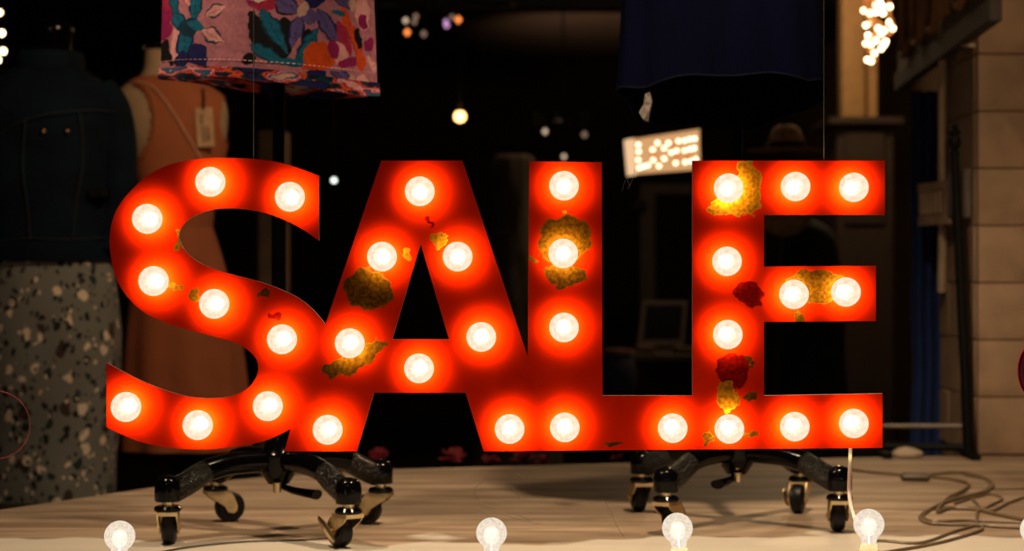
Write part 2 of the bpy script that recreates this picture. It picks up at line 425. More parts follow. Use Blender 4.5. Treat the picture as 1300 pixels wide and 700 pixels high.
def face_material():
    m = bpy.data.materials.new('red_sign_paint'); m.use_nodes = True
    nt = m.node_tree; N = nt.nodes; L = nt.links; b = N['Principled BSDF']
    b.inputs['Roughness'].default_value = 0.5; b.inputs['Specular IOR Level'].default_value = 0.0
    tc = N.new('ShaderNodeTexCoord')
    nz = N.new('ShaderNodeTexNoise'); nz.inputs['Scale'].default_value = 55; nz.inputs['Detail'].default_value = 4
    L.new(tc.outputs['Object'], nz.inputs['Vector'])
    sub = N.new('ShaderNodeVectorMath'); sub.operation = 'SUBTRACT'; sub.inputs[1].default_value = (0.5, 0.5, 0.5)
    L.new(nz.outputs['Color'], sub.inputs[0])
    scl = N.new('ShaderNodeVectorMath'); scl.operation = 'SCALE'; scl.inputs['Scale'].default_value = 0.030
    L.new(sub.outputs[0], scl.inputs[0])
    add = N.new('ShaderNodeVectorMath'); add.operation = 'ADD'
    L.new(tc.outputs['Object'], add.inputs[0]); L.new(scl.outputs[0], add.inputs[1])
    # red base with slight cloudiness
    n2 = N.new('ShaderNodeTexNoise'); n2.inputs['Scale'].default_value = 9; n2.inputs['Detail'].default_value = 6
    L.new(tc.outputs['Object'], n2.inputs['Vector'])
    cr = N.new('ShaderNodeValToRGB'); cr.color_ramp.elements[0].position = 0.3; cr.color_ramp.elements[1].position = 0.7
    cr.color_ramp.elements[0].color = (0.50, 0.0115, 0.0006, 1); cr.color_ramp.elements[1].color = (0.66, 0.0165, 0.0008, 1)
    L.new(n2.outputs[0], cr.inputs[0])
    col = cr.outputs[0]
    n3 = N.new('ShaderNodeTexNoise'); n3.inputs['Scale'].default_value = 190; n3.inputs['Detail'].default_value = 5
    L.new(tc.outputs['Object'], n3.inputs['Vector'])
    def ramp(c0, c1):
        r = N.new('ShaderNodeValToRGB'); r.color_ramp.elements[0].position = 0.38; r.color_ramp.elements[1].position = 0.62
        r.color_ramp.elements[0].color = c0; r.color_ramp.elements[1].color = c1
        L.new(n3.outputs[0], r.inputs[0]); return r.outputs[0]
    kinds = [ramp((0.17, 0.056, 0.002, 1), (0.32, 0.118, 0.006, 1)), ramp((0.11, 0.002, 0.001, 1), (0.21, 0.003, 0.001, 1)), ramp((0.055, 0.018, 0.001, 1), (0.115, 0.042, 0.003, 1))]
    for kind in (2, 1, 0):
        cur = None
        for (px, py, hw, hh, tilt, kd) in patches:
            if kd != kind: continue
            c = SP(px, py) - Vector((0, 2.64, 0))
            mp = N.new('ShaderNodeMapping'); mp.vector_type = 'TEXTURE'
            mp.inputs['Location'].default_value = (c.x, 0, c.z)
            mp.inputs['Rotation'].default_value = (0, math.radians(tilt), 0)
            mp.inputs['Scale'].default_value = (hw * 0.0011, 10.0, hh * 0.0011)
            L.new(add.outputs[0], mp.inputs[0])
            ln = N.new('ShaderNodeVectorMath'); ln.operation = 'LENGTH'; L.new(mp.outputs[0], ln.inputs[0])
            if cur is None: cur = ln.outputs['Value']
            else:
                mn = N.new('ShaderNodeMath'); mn.operation = 'MINIMUM'
                L.new(cur, mn.inputs[0]); L.new(ln.outputs['Value'], mn.inputs[1]); cur = mn.outputs[0]
        rim = N.new('ShaderNodeMapRange'); rim.inputs[1].default_value = 1.06; rim.inputs[2].default_value = 1.0
        L.new(cur, rim.inputs[0])
        mr = N.new('ShaderNodeMapRange'); mr.inputs[1].default_value = 0.99; mr.inputs[2].default_value = 0.93
        L.new(cur, mr.inputs[0])
        m1 = N.new('ShaderNodeMix'); m1.data_type = 'RGBA'
        L.new(rim.outputs[0], m1.inputs[0]); L.new(col, m1.inputs[6])
        m1.inputs[7].default_value = ((0.34, 0.15, 0.012, 1), (0.18, 0.003, 0.001, 1), (0.15, 0.045, 0.004, 1))[kind]
        m2 = N.new('ShaderNodeMix'); m2.data_type = 'RGBA'
        L.new(mr.outputs[0], m2.inputs[0]); L.new(m1.outputs[2], m2.inputs[6]); L.new(kinds[kind], m2.inputs[7])
        col = m2.outputs[2]
    L.new(col, b.inputs['Base Color'])
    bp = N.new('ShaderNodeBump'); bp.inputs['Strength'].default_value = 0.12; bp.inputs['Distance'].default_value = 0.002
    L.new(n3.outputs[0], bp.inputs['Height']); L.new(bp.outputs[0], b.inputs['Normal'])
    return m

sign = thing('marquee_sign', 'large red metal SALE letter sign studded with glowing round bulbs', 'sign', (0, 2.64, 0))
loops = [[SP(a, b) for a, b in outline], [SP(a, b) for a, b in hole]]
flat = [[Vector((p.x, p.z, 0)) for p in lp] for lp in loops]
tris = tessellate_polygon(flat)
allp = [p for lp in loops for p in lp]
fv = [tuple(p) for p in allp]
def orient(t):
    a, b_, c = (allp[i] for i in t)
    return t if (b_ - a).cross(c - a).y < 0 else t[::-1]
tris = [orient(tuple(t)) for t in tris]
obj('letter_face', (fv, tris), face_material(), sign, None)
grey_edge = mat('bare_metal_edge', (0.30, 0.22, 0.20, 1), 0.4, 0.6)
ev, ef = [], []
for lp in loops:
    n0 = len(ev); k = len(lp)
    ev += [tuple(p) for p in lp] + [tuple(p + Vector((0, 0.007, 0))) for p in lp]
    ef += [(n0 + i, n0 + (i + 1) % k, n0 + k + (i + 1) % k, n0 + k + i) for i in range(k)]
obj('metal_edge', (ev, ef), grey_edge, sign, None)
obj('back_panel', ([tuple(p + Vector((0, 0.007, 0))) for p in allp], [t[::-1] for t in tris]), M['black_matte'], sign, None)

BULBS = [(267, 231), (368, 250), (187, 278), (195, 357), (272, 386), (358, 431), (340, 516), (251, 540), (160, 517),
         (533, 243), (485, 326), (581, 326), (444, 436), (611, 428), (532, 468), (416, 546), (647, 545),
         (716, 236), (715, 322), (716, 416), (717, 543), (854, 544),
         (925, 239), (1010, 237), (1084, 238), (923, 332), (1008, 374), (1074, 371), (924, 425), (926, 545), (1009, 542), (1084, 538)]
R = 0.0205
BULB_W = 0.22
glass_on = bulb_glass('lit_globe_glass', (1.0, 0.87, 0.68), 1.12, 0.80)
fil = emis('glowing_filament', (1.0, 0.86, 0.62), 9.0)
fil.cycles.emission_sampling = 'NONE'
core_m = bulb_glass('inner_glow', (1.0, 0.95, 0.84), 2.8, 0.36, 90)  # added glowing shells that imitate the soft glow around the filament
def globe_prof(r, neck_r=0.0095, neck=0.026):
    a1 = math.asin(neck_r / r)
    pr = [(r * math.sin(t), -r * math.cos(t)) for t in [i / 15 * (PI - a1 * 1.25) for i in range(16)]]
    pr[0] = (0.0, -r)
    return pr + [(neck_r, neck)]
bulb_geo = lathe(globe_prof(R), 28, axis='Y')
sock_geo = lathe([(0.0095, 0.0245), (0.0105, 0.025), (0.0105, 0.030), (0.0, 0.0302)], 20, axis='Y')
fil_geo = join(tube([Vector((0.006 * math.cos(t), -0.002, 0.006 * math.sin(t))) for t in [i / 14 * 1.5 * PI for i in range(15)]], 0.0009, 6),
               lathe([(0.0, 0.006), (0.0008, 0.007), (0.0008, 0.026), (0.0, 0.0265)], 6, axis='Y'))
prb = None
for i, (px, py) in enumerate(BULBS):
    c = SP(px, py, -0.030) - Vector((0, 2.64, 0))
    if prb is None:
        so = obj('socket', sock_geo, M['sock_dark'], sign, world=False)
        bu = obj('bulb', bulb_geo, glass_on, so, 60, world=False)
        fi = obj('filament', fil_geo, fil, so, world=False)
        co = obj('inner_glow', join(ball((0, 0.002, 0), 0.0115, 16, 10), ball((0, 0.002, 0), 0.0075, 16, 10)), core_m, so, 60, world=False)
        prb = (so, bu, fi, co)
    else:
        so = prb[0].copy(); C.objects.link(so); so.parent = sign
        for q in prb[1:]:
            d = q.copy(); C.objects.link(d); d.parent = so
    so.location = c
    l = lamp('bulb_light', 'POINT', (0, 0.014, 0), BULB_W, (1.0, 0.74, 0.42), 0.005)
    l.parent = so
    l = lamp('face_halo_spot', 'SPOT', (0, 0.004, 0), 15.5, (1.0, 0.84, 0.34), 0.005, (0, 1, 0), 137, 1.0)  # extra spot added in each bulb, aimed back to strengthen the halo on the face
    l.parent = so
# hanging lines and power cord
for px in (322, 1046):
    a = SP(px, 202.5, 0.004)
    obj('hanging_line', tube([a, Vector((a.x, a.y, 1.95))], 0.0006 if px < 600 else 0.0008, 5), M['wire'], sign)
cordp = catmull([SP(1080, 566, 0.012), SP(1079, 590, 0.0), P(1078, 625, 2.60), P(1082, 650, 2.58), P(1092, 672, 2.57), P(1104, 690, 2.57), P(1130, 716, 2.575), P(1200, 722, 2.6)], 8)
o = obj('power_cord', tube(cordp, 0.0026, 8), M['cord_white'], sign); o['label'] = 'white power cord hanging from the letter E'

# ------------------------------------------------------------------ string of globe bulbs along the window sill
st = thing('string_lights', 'string of clear lit globe bulbs in cream sockets along window sill', 'string lights', (0, 2.52, 0))
glass_clear = bulb_glass('lit_clear_glass', (1.0, 0.88, 0.74), 1.02, 0.74, 260)
up_bulb = xf(bulb_geo, Matrix.Rotation(-PI / 2, 4, 'X'))   # +Y axis of the bulb now points down
up_fil = xf(fil_geo, Matrix.Rotation(-PI / 2, 4, 'X'))
sk = lathe([(0.0, -0.074), (0.0115, -0.074), (0.0125, -0.070), (0.0125, -0.035), (0.0108, -0.026)], 20)
sk = (sk[0], sk[1][:-1])
rib = [ring_ for a in range(12) for ring_ in [box((-0.001, -0.0137, -0.07), (0.001, -0.0118, -0.034))]]
rib = join(sk, *[xf(r_, Matrix.Rotation(k * PI / 6, 4, 'Z')) for k, r_ in enumerate(rib)])
prs = None
sills = [(152, 681), (624, 677), (860, 671), (1103, 666), (1315, 673)]
for px, py in sills:
    c = P(px, py, 2.52) - Vector((0, 2.52, 0))
    if prs is None:
        so = obj('socket', rib, M['socket_cream'], st, world=False)
        bu = obj('bulb', up_bulb, glass_clear, so, 60, world=False)
        fi = obj('filament', up_fil, fil, so, world=False)
        co = obj('inner_glow', join(ball((0, 0, -0.003), 0.0105, 16, 10, 1.2), ball((0, 0, -0.002), 0.007, 16, 10, 1.2)), core_m, so, 60, world=False)
        prs = (so, bu, fi, co)
    else:
        so = prs[0].copy(); C.objects.link(so); so.parent = st
        for q in prs[1:]:
            d = q.copy(); C.objects.link(d); d.parent = so
    so.location = c
    so.rotation_euler = (0, {860: math.radians(-5), 152: math.radians(2)}.get(px, 0), 0)
    l = lamp('bulb_light', 'POINT', (0, 0, 0), 2.4, (1.0, 0.93, 0.82), 0.006); l.parent = so
cp = []
for px, py in sills:
    c = P(px, py, 2.52)
    cp += [Vector((c.x - 0.11, 2.53, 0.004)), Vector((c.x, 2.523, max(0.0045, c.z - 0.078)))]
obj('cord', tube(catmull(cp, 6), 0.003, 6), M['cord_white'], st)

# ------------------------------------------------------------------ rolling dress forms
wheel_geo = lathe([(0.0, -0.012), (0.010, -0.013), (0.014, -0.011), (0.021, -0.0115), (0.0255, -0.009), (0.027, -0.004), (0.027, 0.004), (0.0255, 0.009), (0.021, 0.0115), (0.014, 0.011), (0.010, 0.013), (0.0, 0.012)], 28, axis='X')
def fork_geo():
    V = []
    parts = []
    for s in (-1, 1):
        x0, x1 = s * 0.0145, s * 0.0170
        prof = [(-0.019, 0.057), (0.022, 0.057), (0.030, 0.046), (0.026 + 0.010, 0.030), (0.026 + 0.009, 0.021), (0.026 + 0.003, 0.0165), (0.026 - 0.007, 0.019), (0.012, 0.030), (-0.013, 0.046)]
        n = len(prof)
        v = [(x0, y, z) for y, z in prof] + [(x1, y, z) for y, z in prof]
        f = [tuple(range(n)), tuple(range(2 * n - 1, n - 1, -1))] + [(i, (i + 1) % n, n + (i + 1) % n, n + i) for i in range(n)]
        parts.append((v, f))
    parts.append(box((-0.017, -0.019, 0.051), (0.017, 0.022, 0.0575)))
    parts.append(lathe([(0.0, -0.0195), (0.0045, -0.0195), (0.0045, 0.0195), (0.0, 0.0195)], 10, (0, 0.026, 0.027), 'X'))
    return join(*parts)
def caster(parent, x, y, yaw, brake):
    """yaw: direction the wheel trails (degrees, 0 = away from camera)"""
    Rz = Matrix.Translation((x, y, 0)) @ Matrix.Rotation(math.radians(yaw), 4, 'Z')
    po = wloc(parent)
    T = Matrix.Translation(po) @ Rz
    head = obj('caster', xf(join(lathe([(0.0, 0.0575), (0.021, 0.0575), (0.0225, 0.0595), (0.0225, 0.0625), (0.019, 0.0665), (0.0, 0.067)], 24)), T), M['black_gloss'], parent)
    obj('stem', xf(lathe([(0.0, 0.066), (0.0095, 0.066), (0.0095, 0.0735), (0.0, 0.074)], 14), T), M['brass'], head)
    obj('fork', xf(fork_geo(), T), M['brass'], head)
    wgo = xf(wheel_geo, T @ Matrix.Translation((0, 0.026, 0.0272)))
    obj('wheel', wgo, M['rubber'], head, 25)
    if brake:
        lev = [(brake * 0.020, 0.060, 0.046), (brake * 0.022, 0.040, 0.036), (brake * 0.022, 0.024, 0.024), (brake * 0.021, 0.010, 0.012)]
        obj('brake_lever', xf(tube([Vector(p) for p in lev], [0.004, 0.008, 0.0085, 0.004], 8, flat=0.35, up=(1, 0, 0)), T), M['brass'], head)
    # glossy cap at the leg's end
    cp = obj('leg_cap', xf(lathe([(0.0, 0.0735), (0.020, 0.0735), (0.0215, 0.076), (0.0215, 0.098), (0.0195, 0.107), (0.0135, 0.1135), (0.006, 0.116), (0.0, 0.1165)], 24), Matrix.Translation(po + Vector((x, y, 0)))), M['black_gloss'], parent)

def dress_form(label, cx, cy, rot, casters, top):
    t = thing('dress_form', label, 'dress form', (cx, cy, 0), None)
    th = math.radians(rot)
    zs = [(-0.15, -0.15), (0.15, -0.15), (0.15, 0.15), (-0.15, 0.15)]
    for (a, b), (yaw, brk) in zip(zs, casters):
        x = a * math.cos(th) - b * math.sin(th); y = a * math.sin(th) + b * math.cos(th)
        caster(t, x, y, yaw, brk)
        u = Vector((x, y, 0)).normalized(); L_ = Vector((x, y, 0)).length
        o3 = Vector((cx, cy, 0))
        path = [u * 0.02 + Vector((0, 0, 0.128)), u * (L_ * 0.45) + Vector((0, 0, 0.127)), u * (L_ * 0.66) + Vector((0, 0, 0.119))]
        obj('leg', tube([o3 + p for p in catmull(path, 5)], 0.0165, 14, flat=1.15), M['black_gloss'], t)
        path = [u * (L_ * 0.66) + Vector((0, 0, 0.119)), u * (L_ * 0.82) + Vector((0, 0, 0.102)), u * (L_ - 0.008) + Vector((0, 0, 0.088))]
        o = obj('leg_end', tube([o3 + p for p in catmull(path, 5)], [0.0172 + 0.0012 * math.sin(k_ / 10 * PI) for k_ in range(11)], 14, flat=1.12), M['black_hammer'], t)
    o3 = Vector((cx, cy, 0))
    obj('hub', lathe([(0.0, 0.088), (0.018, 0.088), (0.026, 0.10), (0.034, 0.112), (0.034, 0.140), (0.026, 0.150), (0.018, 0.172), (0.015, 0.20), (0.0, 0.20)], 24, tuple(o3)), M['black_gloss'], t)
    obj('pole', lathe([(0.0, 0.19), (0.0125, 0.19), (0.0125, 0.60), (0.0105, 0.60), (0.0105, top), (0.0, top)], 20, tuple(o3)), M['black_gloss'], t)
    obj('collar', lathe([(0.0, 0.585), (0.0165, 0.585), (0.0165, 0.615), (0.0, 0.615)], 20, tuple(o3)), M['black_gloss'], t)
    return t

def pedal(t, cx, cy, dx, dy):
    o3 = Vector((cx, cy, 0))
    pts = catmull([o3 + Vector((0, 0, 0.086)), o3 + Vector((dx * 0.4, dy * 0.4, 0.078)), o3 + Vector((dx, dy, 0.074))], 5)
    n = len(pts)
    obj('foot_pedal', tube(pts, [0.006 + 0.009 * i / n for i in range(n)], 12, flat=0.6), M['black_gloss'], t)
    obj('pedal_bolt', lathe([(0, 0.076), (0.007, 0.076), (0.007, 0.092), (0, 0.092)], 12, (cx, cy - 0.022, 0)), M['brass'], t)

# order of corners: near left, near right, far right, far left
f1 = dress_form('black rolling dress form on four casters under the floral garment', -0.398, 3.225, -6, [(5, 0), (38, -1), (75, 0), (-65, 0)], 0.80)
pedal(f1, -0.398, 3.225, 0.07, -0.045)
f2 = dress_form('black rolling dress form on four casters under the navy garment', 0.402, 3.385, 4, [(-35, 0), (-3, 0), (160, 1), (10, 0)], 0.84)
pedal(f2, 0.402, 3.385, -0.04, -0.05)
linen = mat('dress_form_linen', (0.45, 0.38, 0.30, 1), 0.9)
for t, cx, cy, z0 in ((f1, -0.42, 3.225, 0.86), (f2, 0.385, 3.385, 0.88)):
    secs = [(cx, cy, z0 + a, b, c) for a, b, c in [(0, 0.13, 0.09), (0.05, 0.15, 0.10), (0.16, 0.15, 0.10), (0.30, 0.115, 0.08), (0.42, 0.14, 0.10), (0.52, 0.15, 0.09), (0.60, 0.10, 0.06), (0.64, 0.05, 0.045), (0.72, 0.045, 0.045)]]
    obj('torso', loft(resec(secs, 24), 32), linen, t)

# ------------------------------------------------------------------ floral garment
def attr_mat(name, rough=0.85, sheen=0.0, fine=0.24):
    m = bpy.data.materials.new(name); m.use_nodes = True
    nt = m.node_tree; N = nt.nodes; L = nt.links; b = N['Principled BSDF']
    at = N.new('ShaderNodeAttribute'); at.attribute_name = 'print'
    nz = N.new('ShaderNodeTexNoise'); nz.inputs['Scale'].default_value = 60; nz.inputs['Detail'].default_value = 5
    tc = N.new('ShaderNodeTexCoord'); nz.inputs['Distortion'].default_value = 1.5; L.new(tc.outputs['Object'], nz.inputs['Vector'])
    mr = N.new('ShaderNodeMapRange'); mr.inputs[3].default_value = 1 - 2.5 * fine; mr.inputs[4].default_value = 1 + 2.5 * fine
    L.new(nz.outputs[0], mr.inputs[0])
    mx = N.new('ShaderNodeVectorMath'); mx.operation = 'SCALE'
    L.new(at.outputs['Color'], mx.inputs[0]); L.new(mr.outputs[0], mx.inputs['Scale'])
    L.new(mx.outputs[0], b.inputs['Base Color'])
    b.inputs['Roughness'].default_value = rough; b.inputs['Sheen Weight'].default_value = sheen; b.inputs['Specular IOR Level'].default_value = 0.15
    return m

PK = srgb(170, 108, 122); MG = srgb(135, 18, 82); TL = srgb(8, 92, 122); TD = srgb(4, 44, 66); BK = srgb(5, 3, 9)
PU = srgb(88, 74, 130); NV = srgb(22, 24, 84); OR = srgb(205, 72, 12); LP = srgb(215, 150, 150); RD = srgb(158, 32, 66); PE = srgb(190, 150, 135)
# leaves and petals as (x, y, half length, half width, tilt, colour, rim colour)
FLOR = [
 ('b', 214, 18, 16, 22, 90, MG, None), ('b', 212, 40, 14, 14, 90, MG, None), ('b', 222, 8, 12, 10, 0, RD, None), ('b', 213, 68, 15, 8, 105, BK, None), ('b', 222, 78, 12, 6, 60, BK, None),
 ('b', 231, 62, 22, 6, 90, LP, None), ('b', 203, 70, 16, 3, 90, LP, None),
 ('p', 229, 14, 22, 7, 70, TL, TD), ('p', 258, 14, 24, 10, 95, TL, TD), ('p', 246, 6, 10, 7, 70, LP, RD), ('p', 284, 23, 15, 9, -18, LP, TD), ('p', 282, 54, 18, 9, 32, LP, TD),
 ('p', 238, 36, 16, 10, 40, TL, TD), ('p', 244, 62, 24, 12, 100, TL, NV), ('p', 262, 78, 18, 14, 60, NV, NV), ('p', 240, 84, 14, 10, 90, NV, BK), ('b', 250, 42, 15, 12, 0, TD, None), ('b', 258, 40, 12, 6, 20, TL, None),
 ('b', 345, 10, 20, 14, 0, RD, None), ('b', 330, 5, 8, 10, 0, MG, None), ('b', 366, 16, 10, 8, 0, RD, None),
 ('b', 336, 50, 26, 9, 75, BK, None), ('b', 355, 64, 26, 24, 20, BK, None), ('b', 326, 84, 7, 9, 60, BK, None), ('b', 372, 48, 16, 10, 60, BK, None), ('b', 398, 62, 16, 8, 90, BK, None),
 ('p', 358, 50, 34, 10, 58, TL, TD), ('p', 350, 78, 28, 9, 28, TL, TD), ('p', 398, 66, 26, 9, -62, TL, TD), ('b', 378, 88, 16, 6, 0, TL, None),
 ('p', 374, 18, 18, 14, 25, PU, BK), ('p', 384, 48, 20, 9, 105, PU, NV), ('p', 422, 44, 26, 10, 62, PU, NV), ('p', 408, 6, 18, 9, -50, NV, NV), ('p', 438, 6, 20, 8, 50, PU, NV), ('p', 402, 30, 12, 10, 0, PU, PU), ('b', 392, 22, 10, 6, 120, PE, None),
 ('b', 412, 78, 18, 20, 90, OR, None), ('b', 404, 92, 12, 8, 0, OR, None), ('p', 446, 40, 26, 5, 72, OR, OR), ('p', 456, 62, 30, 6, 72, OR, RD), ('b', 440, 56, 22, 7, 75, RD, None), ('b', 436, 74, 14, 9, 90, LP, None),
 ('b', 428, 70, 12, 6, 80, MG, None), ('b', 458, 54, 13, 4, 85, BK, None), ('b', 462, 22, 20, 8, 90, LP, None), ('b', 462, 30, 10, 5, 90, MG, None), ('b', 470, 60, 9, 6, 90, MG, None), ('b', 450, 12, 10, 4, 90, PE, None), ('b', 447, 84, 14, 6, -20, MG, None), ('b', 461, 80, 14, 5, 85, OR, None), ('b', 473, 82, 10, 4, 60, LP, None), ('b', 434, 24, 8, 4, 20, TL, None),
]
def floral(px, py):
    nx = mnoise.noise(Vector((px * 0.11, py * 0.11, 1.7))) * 3.2 + mnoise.noise(Vector((px * 0.3, py * 0.3, 5.1))) * 0.5
    ny = mnoise.noise(Vector((px * 0.11, py * 0.11, 9.7))) * 3.2 + mnoise.noise(Vector((px * 0.3, py * 0.3, 8.1))) * 0.5
    x, y = px + nx, py + ny
    c = PK
    for k, cx, cy, hl, hw, tl, co, rim in FLOR:
        a = math.radians(tl); u = ((x - cx) * math.cos(a) + (y - cy) * math.sin(a)) / hl; v = (-(x - cx) * math.sin(a) + (y - cy) * math.cos(a)) / hw
        if abs(u) > 1.1: continue
        if k == 'b':
            if u * u + v * v < 1: c = co
        else:
            wd = (1 - u * u) * (1 - 0.35 * u)
            if wd > 0 and abs(v) < wd:
                c = rim if abs(v) > wd * 0.72 else co
                if abs(v) < 0.035 and u < 0.6: c = rim
    return c
def bandcol(px, py):
    v = mnoise.noise(Vector((px * 0.030, py * 0.09, 3.3))) + 0.35 * mnoise.noise(Vector((px * 0.10, py * 0.22, 7.7)))
    pal = [(-0.42, NV), (-0.28, BK), (-0.14, TD), (-0.02, OR), (0.10, RD), (0.22, LP), (0.34, MG), (0.5, TL), (9, PE)]
    for t, c in pal:
        if v < t: return c

def garment_mesh(name, rows, seg, pos, m, parent, color=None, front_dense=True):
    angs = []
    nf = int(seg * 0.8)
    for k in range(nf): angs.append(PI + PI * (k / nf))          # front half (towards the camera)
    for k in range(seg - nf): angs.append(PI * k / (seg - nf))
    V, Fc, cols = [], [], []
    for i, tz in enumerate(rows):
        for a in angs:
            p = pos(a, tz); V.append(p)
            if color: cols.append(color(p, a))
    n = len(angs)
    for i in range(len(rows) - 1):
        for k in range(n):
            k2 = (k + 1) % n
            Fc.append((i * n + k, i * n + k2, (i + 1) * n + k2, (i + 1) * n + k))
    o = obj(name, (V, Fc), m, parent, 60)
    if color:
        at = o.data.color_attributes.new('print', 'FLOAT_COLOR', 'POINT')
        flat_ = [c * f_ for q in cols for c, f_ in zip(q, (0.62, 0.62, 0.62, 1))]
        at.data.foreach_set('color', flat_)
    return o

fg = thing('floral_garment', 'pink teal and orange floral print garment hem on left dress form', 'garment', (-0.42, 3.225, 0.77))
FX, FY = -0.418, 3.225
def fw(z):
    t = (z - 0.765)
    if t < 0.16: return 0.184 - 0.03 * t
    s = min((t - 0.16) / 0.28, 1)
    return 0.179 - 0.045 * s * s * (3 - 2 * s) + (0.02 if t > 0.55 else 0)
def fpos(a, z):
    k = max(0.0, 1 - (z - 0.765) / 0.5)
    g = 1 + 0.020 * k * math.sin(5 * a + 1) + 0.010 * k * math.sin(11 * a + 2)
    hem = 0.0035 * math.sin(3 * a + 0.6) * max(0, 1 - (z - 0.765) / 0.05)
    rx = fw(z) * g
    return (FX + rx * math.cos(a), FY + rx * 0.55 * math.sin(a) * (1.0), z + hem - 0.016 * math.cos(a) * max(0, 1 - (z - 0.765) / 0.08))
def pcol(p, a):
    px = 650 + (p[0]) / FY * F; py = 350 - (p[2] - H) / FY * F
    if math.sin(a) > 0: px = 675 - px
    if py < 0: py = -py
    return floral(px, py % 96)
rowsA = [0.7835 + i * 0.0014 for i in range(int(0.14 / 0.0014))] + [0.925 + i * 0.004 for i in range(72)] + [1.22 + 0.02 * i for i in range(6)]
garment_mesh('skirt_panel', rowsA, 380, fpos, attr_mat('floral_print_cotton'), fg, pcol)
def hpos(a, z):
    x, y, zz = fpos(a, z)
    r = 1.012 if z > 0.7845 - 1e-6 else 1.022
    return (FX + (x - FX) * r, FY + (y - FY) * r, zz)
def hcol(p, a):
    px = 650 + (p[0]) / FY * F; py = 350 - (p[2] - H) / FY * F
    return bandcol(px, py)
garment_mesh('hem_band', [0.7635 + i * 0.0014 for i in range(15)], 380, hpos, attr_mat('floral_print_hem', fine=0.2), fg, hcol)
stitch = []
for k in range(60):
    a0 = PI * 1.03 + PI * 0.94 * k / 60; a1 = a0 + PI * 0.94 / 60 * 0.6
    stitch.append(tube([Vector(fpos(a0, 0.7965)) + Vector((0, -0.0012, 0)), Vector(fpos(a1, 0.7965)) + Vector((0, -0.0012, 0))], 0.0004, 4))
obj('stitching', join(*stitch), mat('pink_thread', (0.7, 0.35, 0.35, 1), 0.6), fg)

# ------------------------------------------------------------------ navy garment
navy = mat('navy_chiffon', (0.0006, 0.0009, 0.0065, 1), 0.95, spec=0.03, var=0.25, scale=14, bump=0.35, bscale=300, stretch=(1, 1, 0.2))
ng = thing('navy_garment', 'dark navy blue top with curved shirt tail hem on right dress form', 'garment', (0.374, 3.385, 0.75))
NX, NY = 0.3745, 3.385
def hemz(a):
    s = math.sin(a); c = math.cos(a)       # s<0 front
    x = c
    if s < 0: py = 101 + 15 * max(0, -x) ** 1.2 + 4 * max(0, x) + 3 * math.sin(a * 7)
    else: py = 110 + 48 * max(0, s) ** 0.8 + 4 * math.sin(a * 6)
    return H - (py - 350) / F * NY
def npos(a, t):
    z0 = hemz(a); z = z0 + t * (1.42 - z0)
    k = max(0.0, 1 - t * 1.5)
    rx = 0.183 - 0.03 * t if t < 0.3 else 0.174 - 0.07 * min((t - 0.3) / 0.35, 1) + 0.06 * max(0, (t - 0.7))
    g = 1 + k * (0.030 * math.sin(6 * a + 0.8 + t) + 0.018 * math.sin(13 * a + 2 * t))
    return (NX + rx * g * math.cos(a), NY + rx * 0.60 * g * math.sin(a), z)
garment_mesh('top_body', [i / 90 for i in range(91)], 240, npos, navy, ng)
hemp = [Vector(npos(2 * PI * k / 160, 0)) for k in range(160)]
obj('hem', tube(hemp, 0.0011, 6, True), mat('navy_hem', (0.003, 0.0035, 0.012, 1), 0.9, spec=0.1), ng)
tagp = P(823, 118, 3.30)
tv = [P(825, 117, 3.29), P(828, 128, 3.29), P(826, 137, 3.285), P(823, 155, 3.29), P(817, 152, 3.285), P(811, 143, 3.29), P(817, 133, 3.29), P(819, 119, 3.29)]
n = len(tv)
obj('care_tag', ([tuple(p) for p in tv] + [tuple(p + Vector((0, 0.0015, 0))) for p in tv], [tuple(range(n)), tuple(range(2 * n - 1, n - 1, -1))] + [(i, (i + 1) % n, n + (i + 1) % n, n + i) for i in range(n)]), mat('pale_tag_lace', (0.10, 0.08, 0.075, 1), 0.7, var=0.5, scale=150), ng, None)

# ------------------------------------------------------------------ denim jacket and terrazzo skirt on a form
DJ = 4.70
def px_m(n_, d): return n_ / F * d
jx, jy = P(61, 0, DJ).x, DJ
stand = thing('torso_form', 'dark headless torso form wearing the denim jacket at far left', 'dress form', (jx, jy, -0.6))
def zz(py, d=DJ): return H - (py - 350) / F * d
secs = [(jx, jy, zz(650), 0.10, 0.07), (jx, jy, zz(360), 0.13, 0.09), (jx, jy, zz(280), 0.12, 0.085), (jx, jy, zz(160), 0.15, 0.09), (jx, jy, zz(105), 0.14, 0.075), (jx, jy, zz(80), 0.07, 0.05), (jx, jy, zz(55), 0.062, 0.05), (jx + 0.004, jy, zz(34), 0.060, 0.05), (jx, jy, zz(26), 0.03, 0.03)]
obj('torso', loft(resec(secs, 30), 32), M['black_gloss'], stand)
obj('pole', lathe([(0.0, 0.02), (0.012, 0.02), (0.012, 0.62 + zz(650)), (0, 0.62 + zz(650))], 16, (jx, jy, -0.6)), M['black_gloss'], stand)
obj('base', lathe([(0.0, 0.0), (0.15, 0.0), (0.15, 0.012), (0.02, 0.03), (0.0, 0.03)], 32, (jx, jy, -0.6)), M['black_gloss'], stand)
denim = mat('dark_denim', (0.0030, 0.0075, 0.0130, 1), 0.9, spec=0.1, var=0.35, scale=9, bump=0.6, bscale=60)
denim2 = mat('denim_seam', (0.006, 0.011, 0.018, 1), 0.8)
jk = thing('denim_jacket', 'dark blue denim jacket worn by headless form at far left', 'jacket', (jx, jy, zz(330)))
